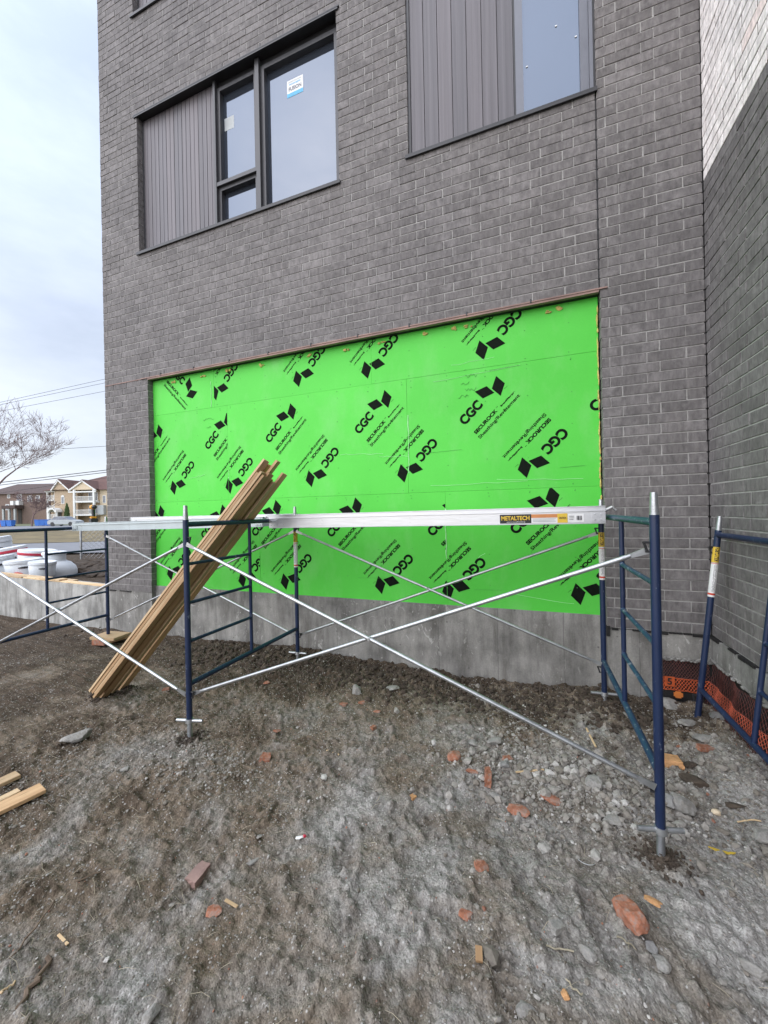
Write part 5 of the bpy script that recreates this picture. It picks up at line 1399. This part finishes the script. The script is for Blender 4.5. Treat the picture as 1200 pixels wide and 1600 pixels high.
# blue bins
def bin_(px, depth, wd, label):
    c = at(px, 822, depth); c.z = .545
    t = empty('recycling_bin', c, (0, 0, TH), label, 'bin', 'blue recycling bins at the kerb'); 
    bm = bmesh.new(); vs = [bm.verts.new(p) for p in ((-wd*.42, -.32, .06), (wd*.42, -.32, .06), (wd*.42, .32, .06), (-wd*.42, .32, .06), (-wd/2, -.4, 1.0), (wd/2, -.4, 1.0), (wd/2, .4, 1.0), (-wd/2, .4, 1.0))]
    for f in ((0,3,2,1),(4,5,6,7),(0,1,5,4),(1,2,6,5),(2,3,7,6),(3,0,4,7)): bm.faces.new([vs[i] for i in f])
    obj('body', bm, M['bin_blue'], t)
    obj('lid', cbox(-wd/2 - .03, wd/2 + .03, -.45, .42, 1.002, 1.07, .015), M['bin_blue'], t)
    bm = bmesh.new(); tube(bm, (-wd*.45, .30, .12), (-wd*.38, .30, .12), .12, n=12); tube(bm, (wd*.38, .30, .12), (wd*.45, .30, .12), .12, n=12); obj('wheels', bm, M['black'], t)
for px, lb in ((8, 'blue bin farthest left at the kerb'), (17, 'blue bin second from the left at the kerb'), (61, 'blue bin left of the pair facing the white balconies'), (68, 'blue bin in the middle of the right cluster at the kerb'), (76, 'blue bin farthest right at the kerb')): bin_(px, 64, .9, lb)
c = at(1, 822, 64); c.z = .545
o = obj('orange_barrel', (lambda b: (lathe(b, [(.28, 0), (.26, .5), (.22, .55), (.22, .95), (.15, 1.0)], 16), b)[1])(bmesh.new()), M['orange_tag']); o.location = c; tag(o, 'orange traffic barrel at the left picture edge beside the blue bins', 'barrel')
# parked pale car between the bins and the deck
def car(px, depth, mat, label):
    c = at(px, 822, depth); c.z = .545; t = empty('parked_car', c, (0, 0, TH), label, 'car')
    bm = bmesh.new(); prism(bm, [(-2.2, .25), (2.2, .25), (2.25, .7), (1.5, .95), (-1.9, 1.0), (-2.25, .8)], -.85, .85); bmesh.ops.bevel(bm, geom=bm.edges[:], offset=.06, segments=2, affect='EDGES'); obj('body', bm, M[mat], t)
    bm = bmesh.new(); prism(bm, [(-1.7, 1.0), (1.1, .96), (.4, 1.42), (-1.2, 1.45)], -.72, .72); obj('windows', bm, M['glass_far'], t)
    bm = bmesh.new(); prism(bm, [(-1.25, 1.45), (.45, 1.42), (.3, 1.48), (-1.1, 1.5)], -.70, .70); obj('roof', bm, M[mat], t)
    for x in (-1.4, 1.4):
        for y in (-.86, .74): obj('wheel', tube_bm((x, y, .32), (x, y + .14, .32), .32, n=16), M['black'], t)
car(103, 60, 'grey_box', 'silver car parked on the street in front of the tan house')
# overhead cables
def cable(p0, p1, rad, depth, label, sag=.0):
    bm = bmesh.new(); n = 24; m_ = (p1[1] - p0[1])/(p1[0] - p0[0]); u0, u1 = -500, 560; P = []
    for i in range(n + 1):
        u = u0 + (u1 - u0)*i/n; t = (u - u0)/(u1 - u0); v = p0[1] + m_*(u - p0[0]); q = at(u, v, depth); q.z += sag*((2*t - 1)**2 - (2*.55 - 1)**2); P.append(q)
    for a, b in zip(P, P[1:]): tube(bm, a, b, rad, n=5, cap=False)
    o = obj('overhead_cable', bm, M['wire']); tag(o, label, 'cable', 'overhead cables')
for p0, p1, rad, d, lb in (((12, 626), (165, 592), .018, 40, 'topmost thin cable against the sky'), ((12, 630), (165, 598), .018, 40, 'second thin cable from the top against the sky'),
        ((40, 635), (165, 611), .018, 40, 'third thin cable from the top against the sky'), ((60, 703.5), (168, 697), .022, 42, 'single cable halfway up the sky above the roofs'),
        ((0, 754), (170, 734), .035, 36, 'thick cable crossing just above the brown roof'), ((0, 758), (170, 737.5), .03, 36, 'thick cable directly below the upper roofline one'),
        ((100, 756), (170, 746), .018, 36, 'thin cable crossing the brown roof itself')):
    cable(p0, p1, rad, d, lb, .0)
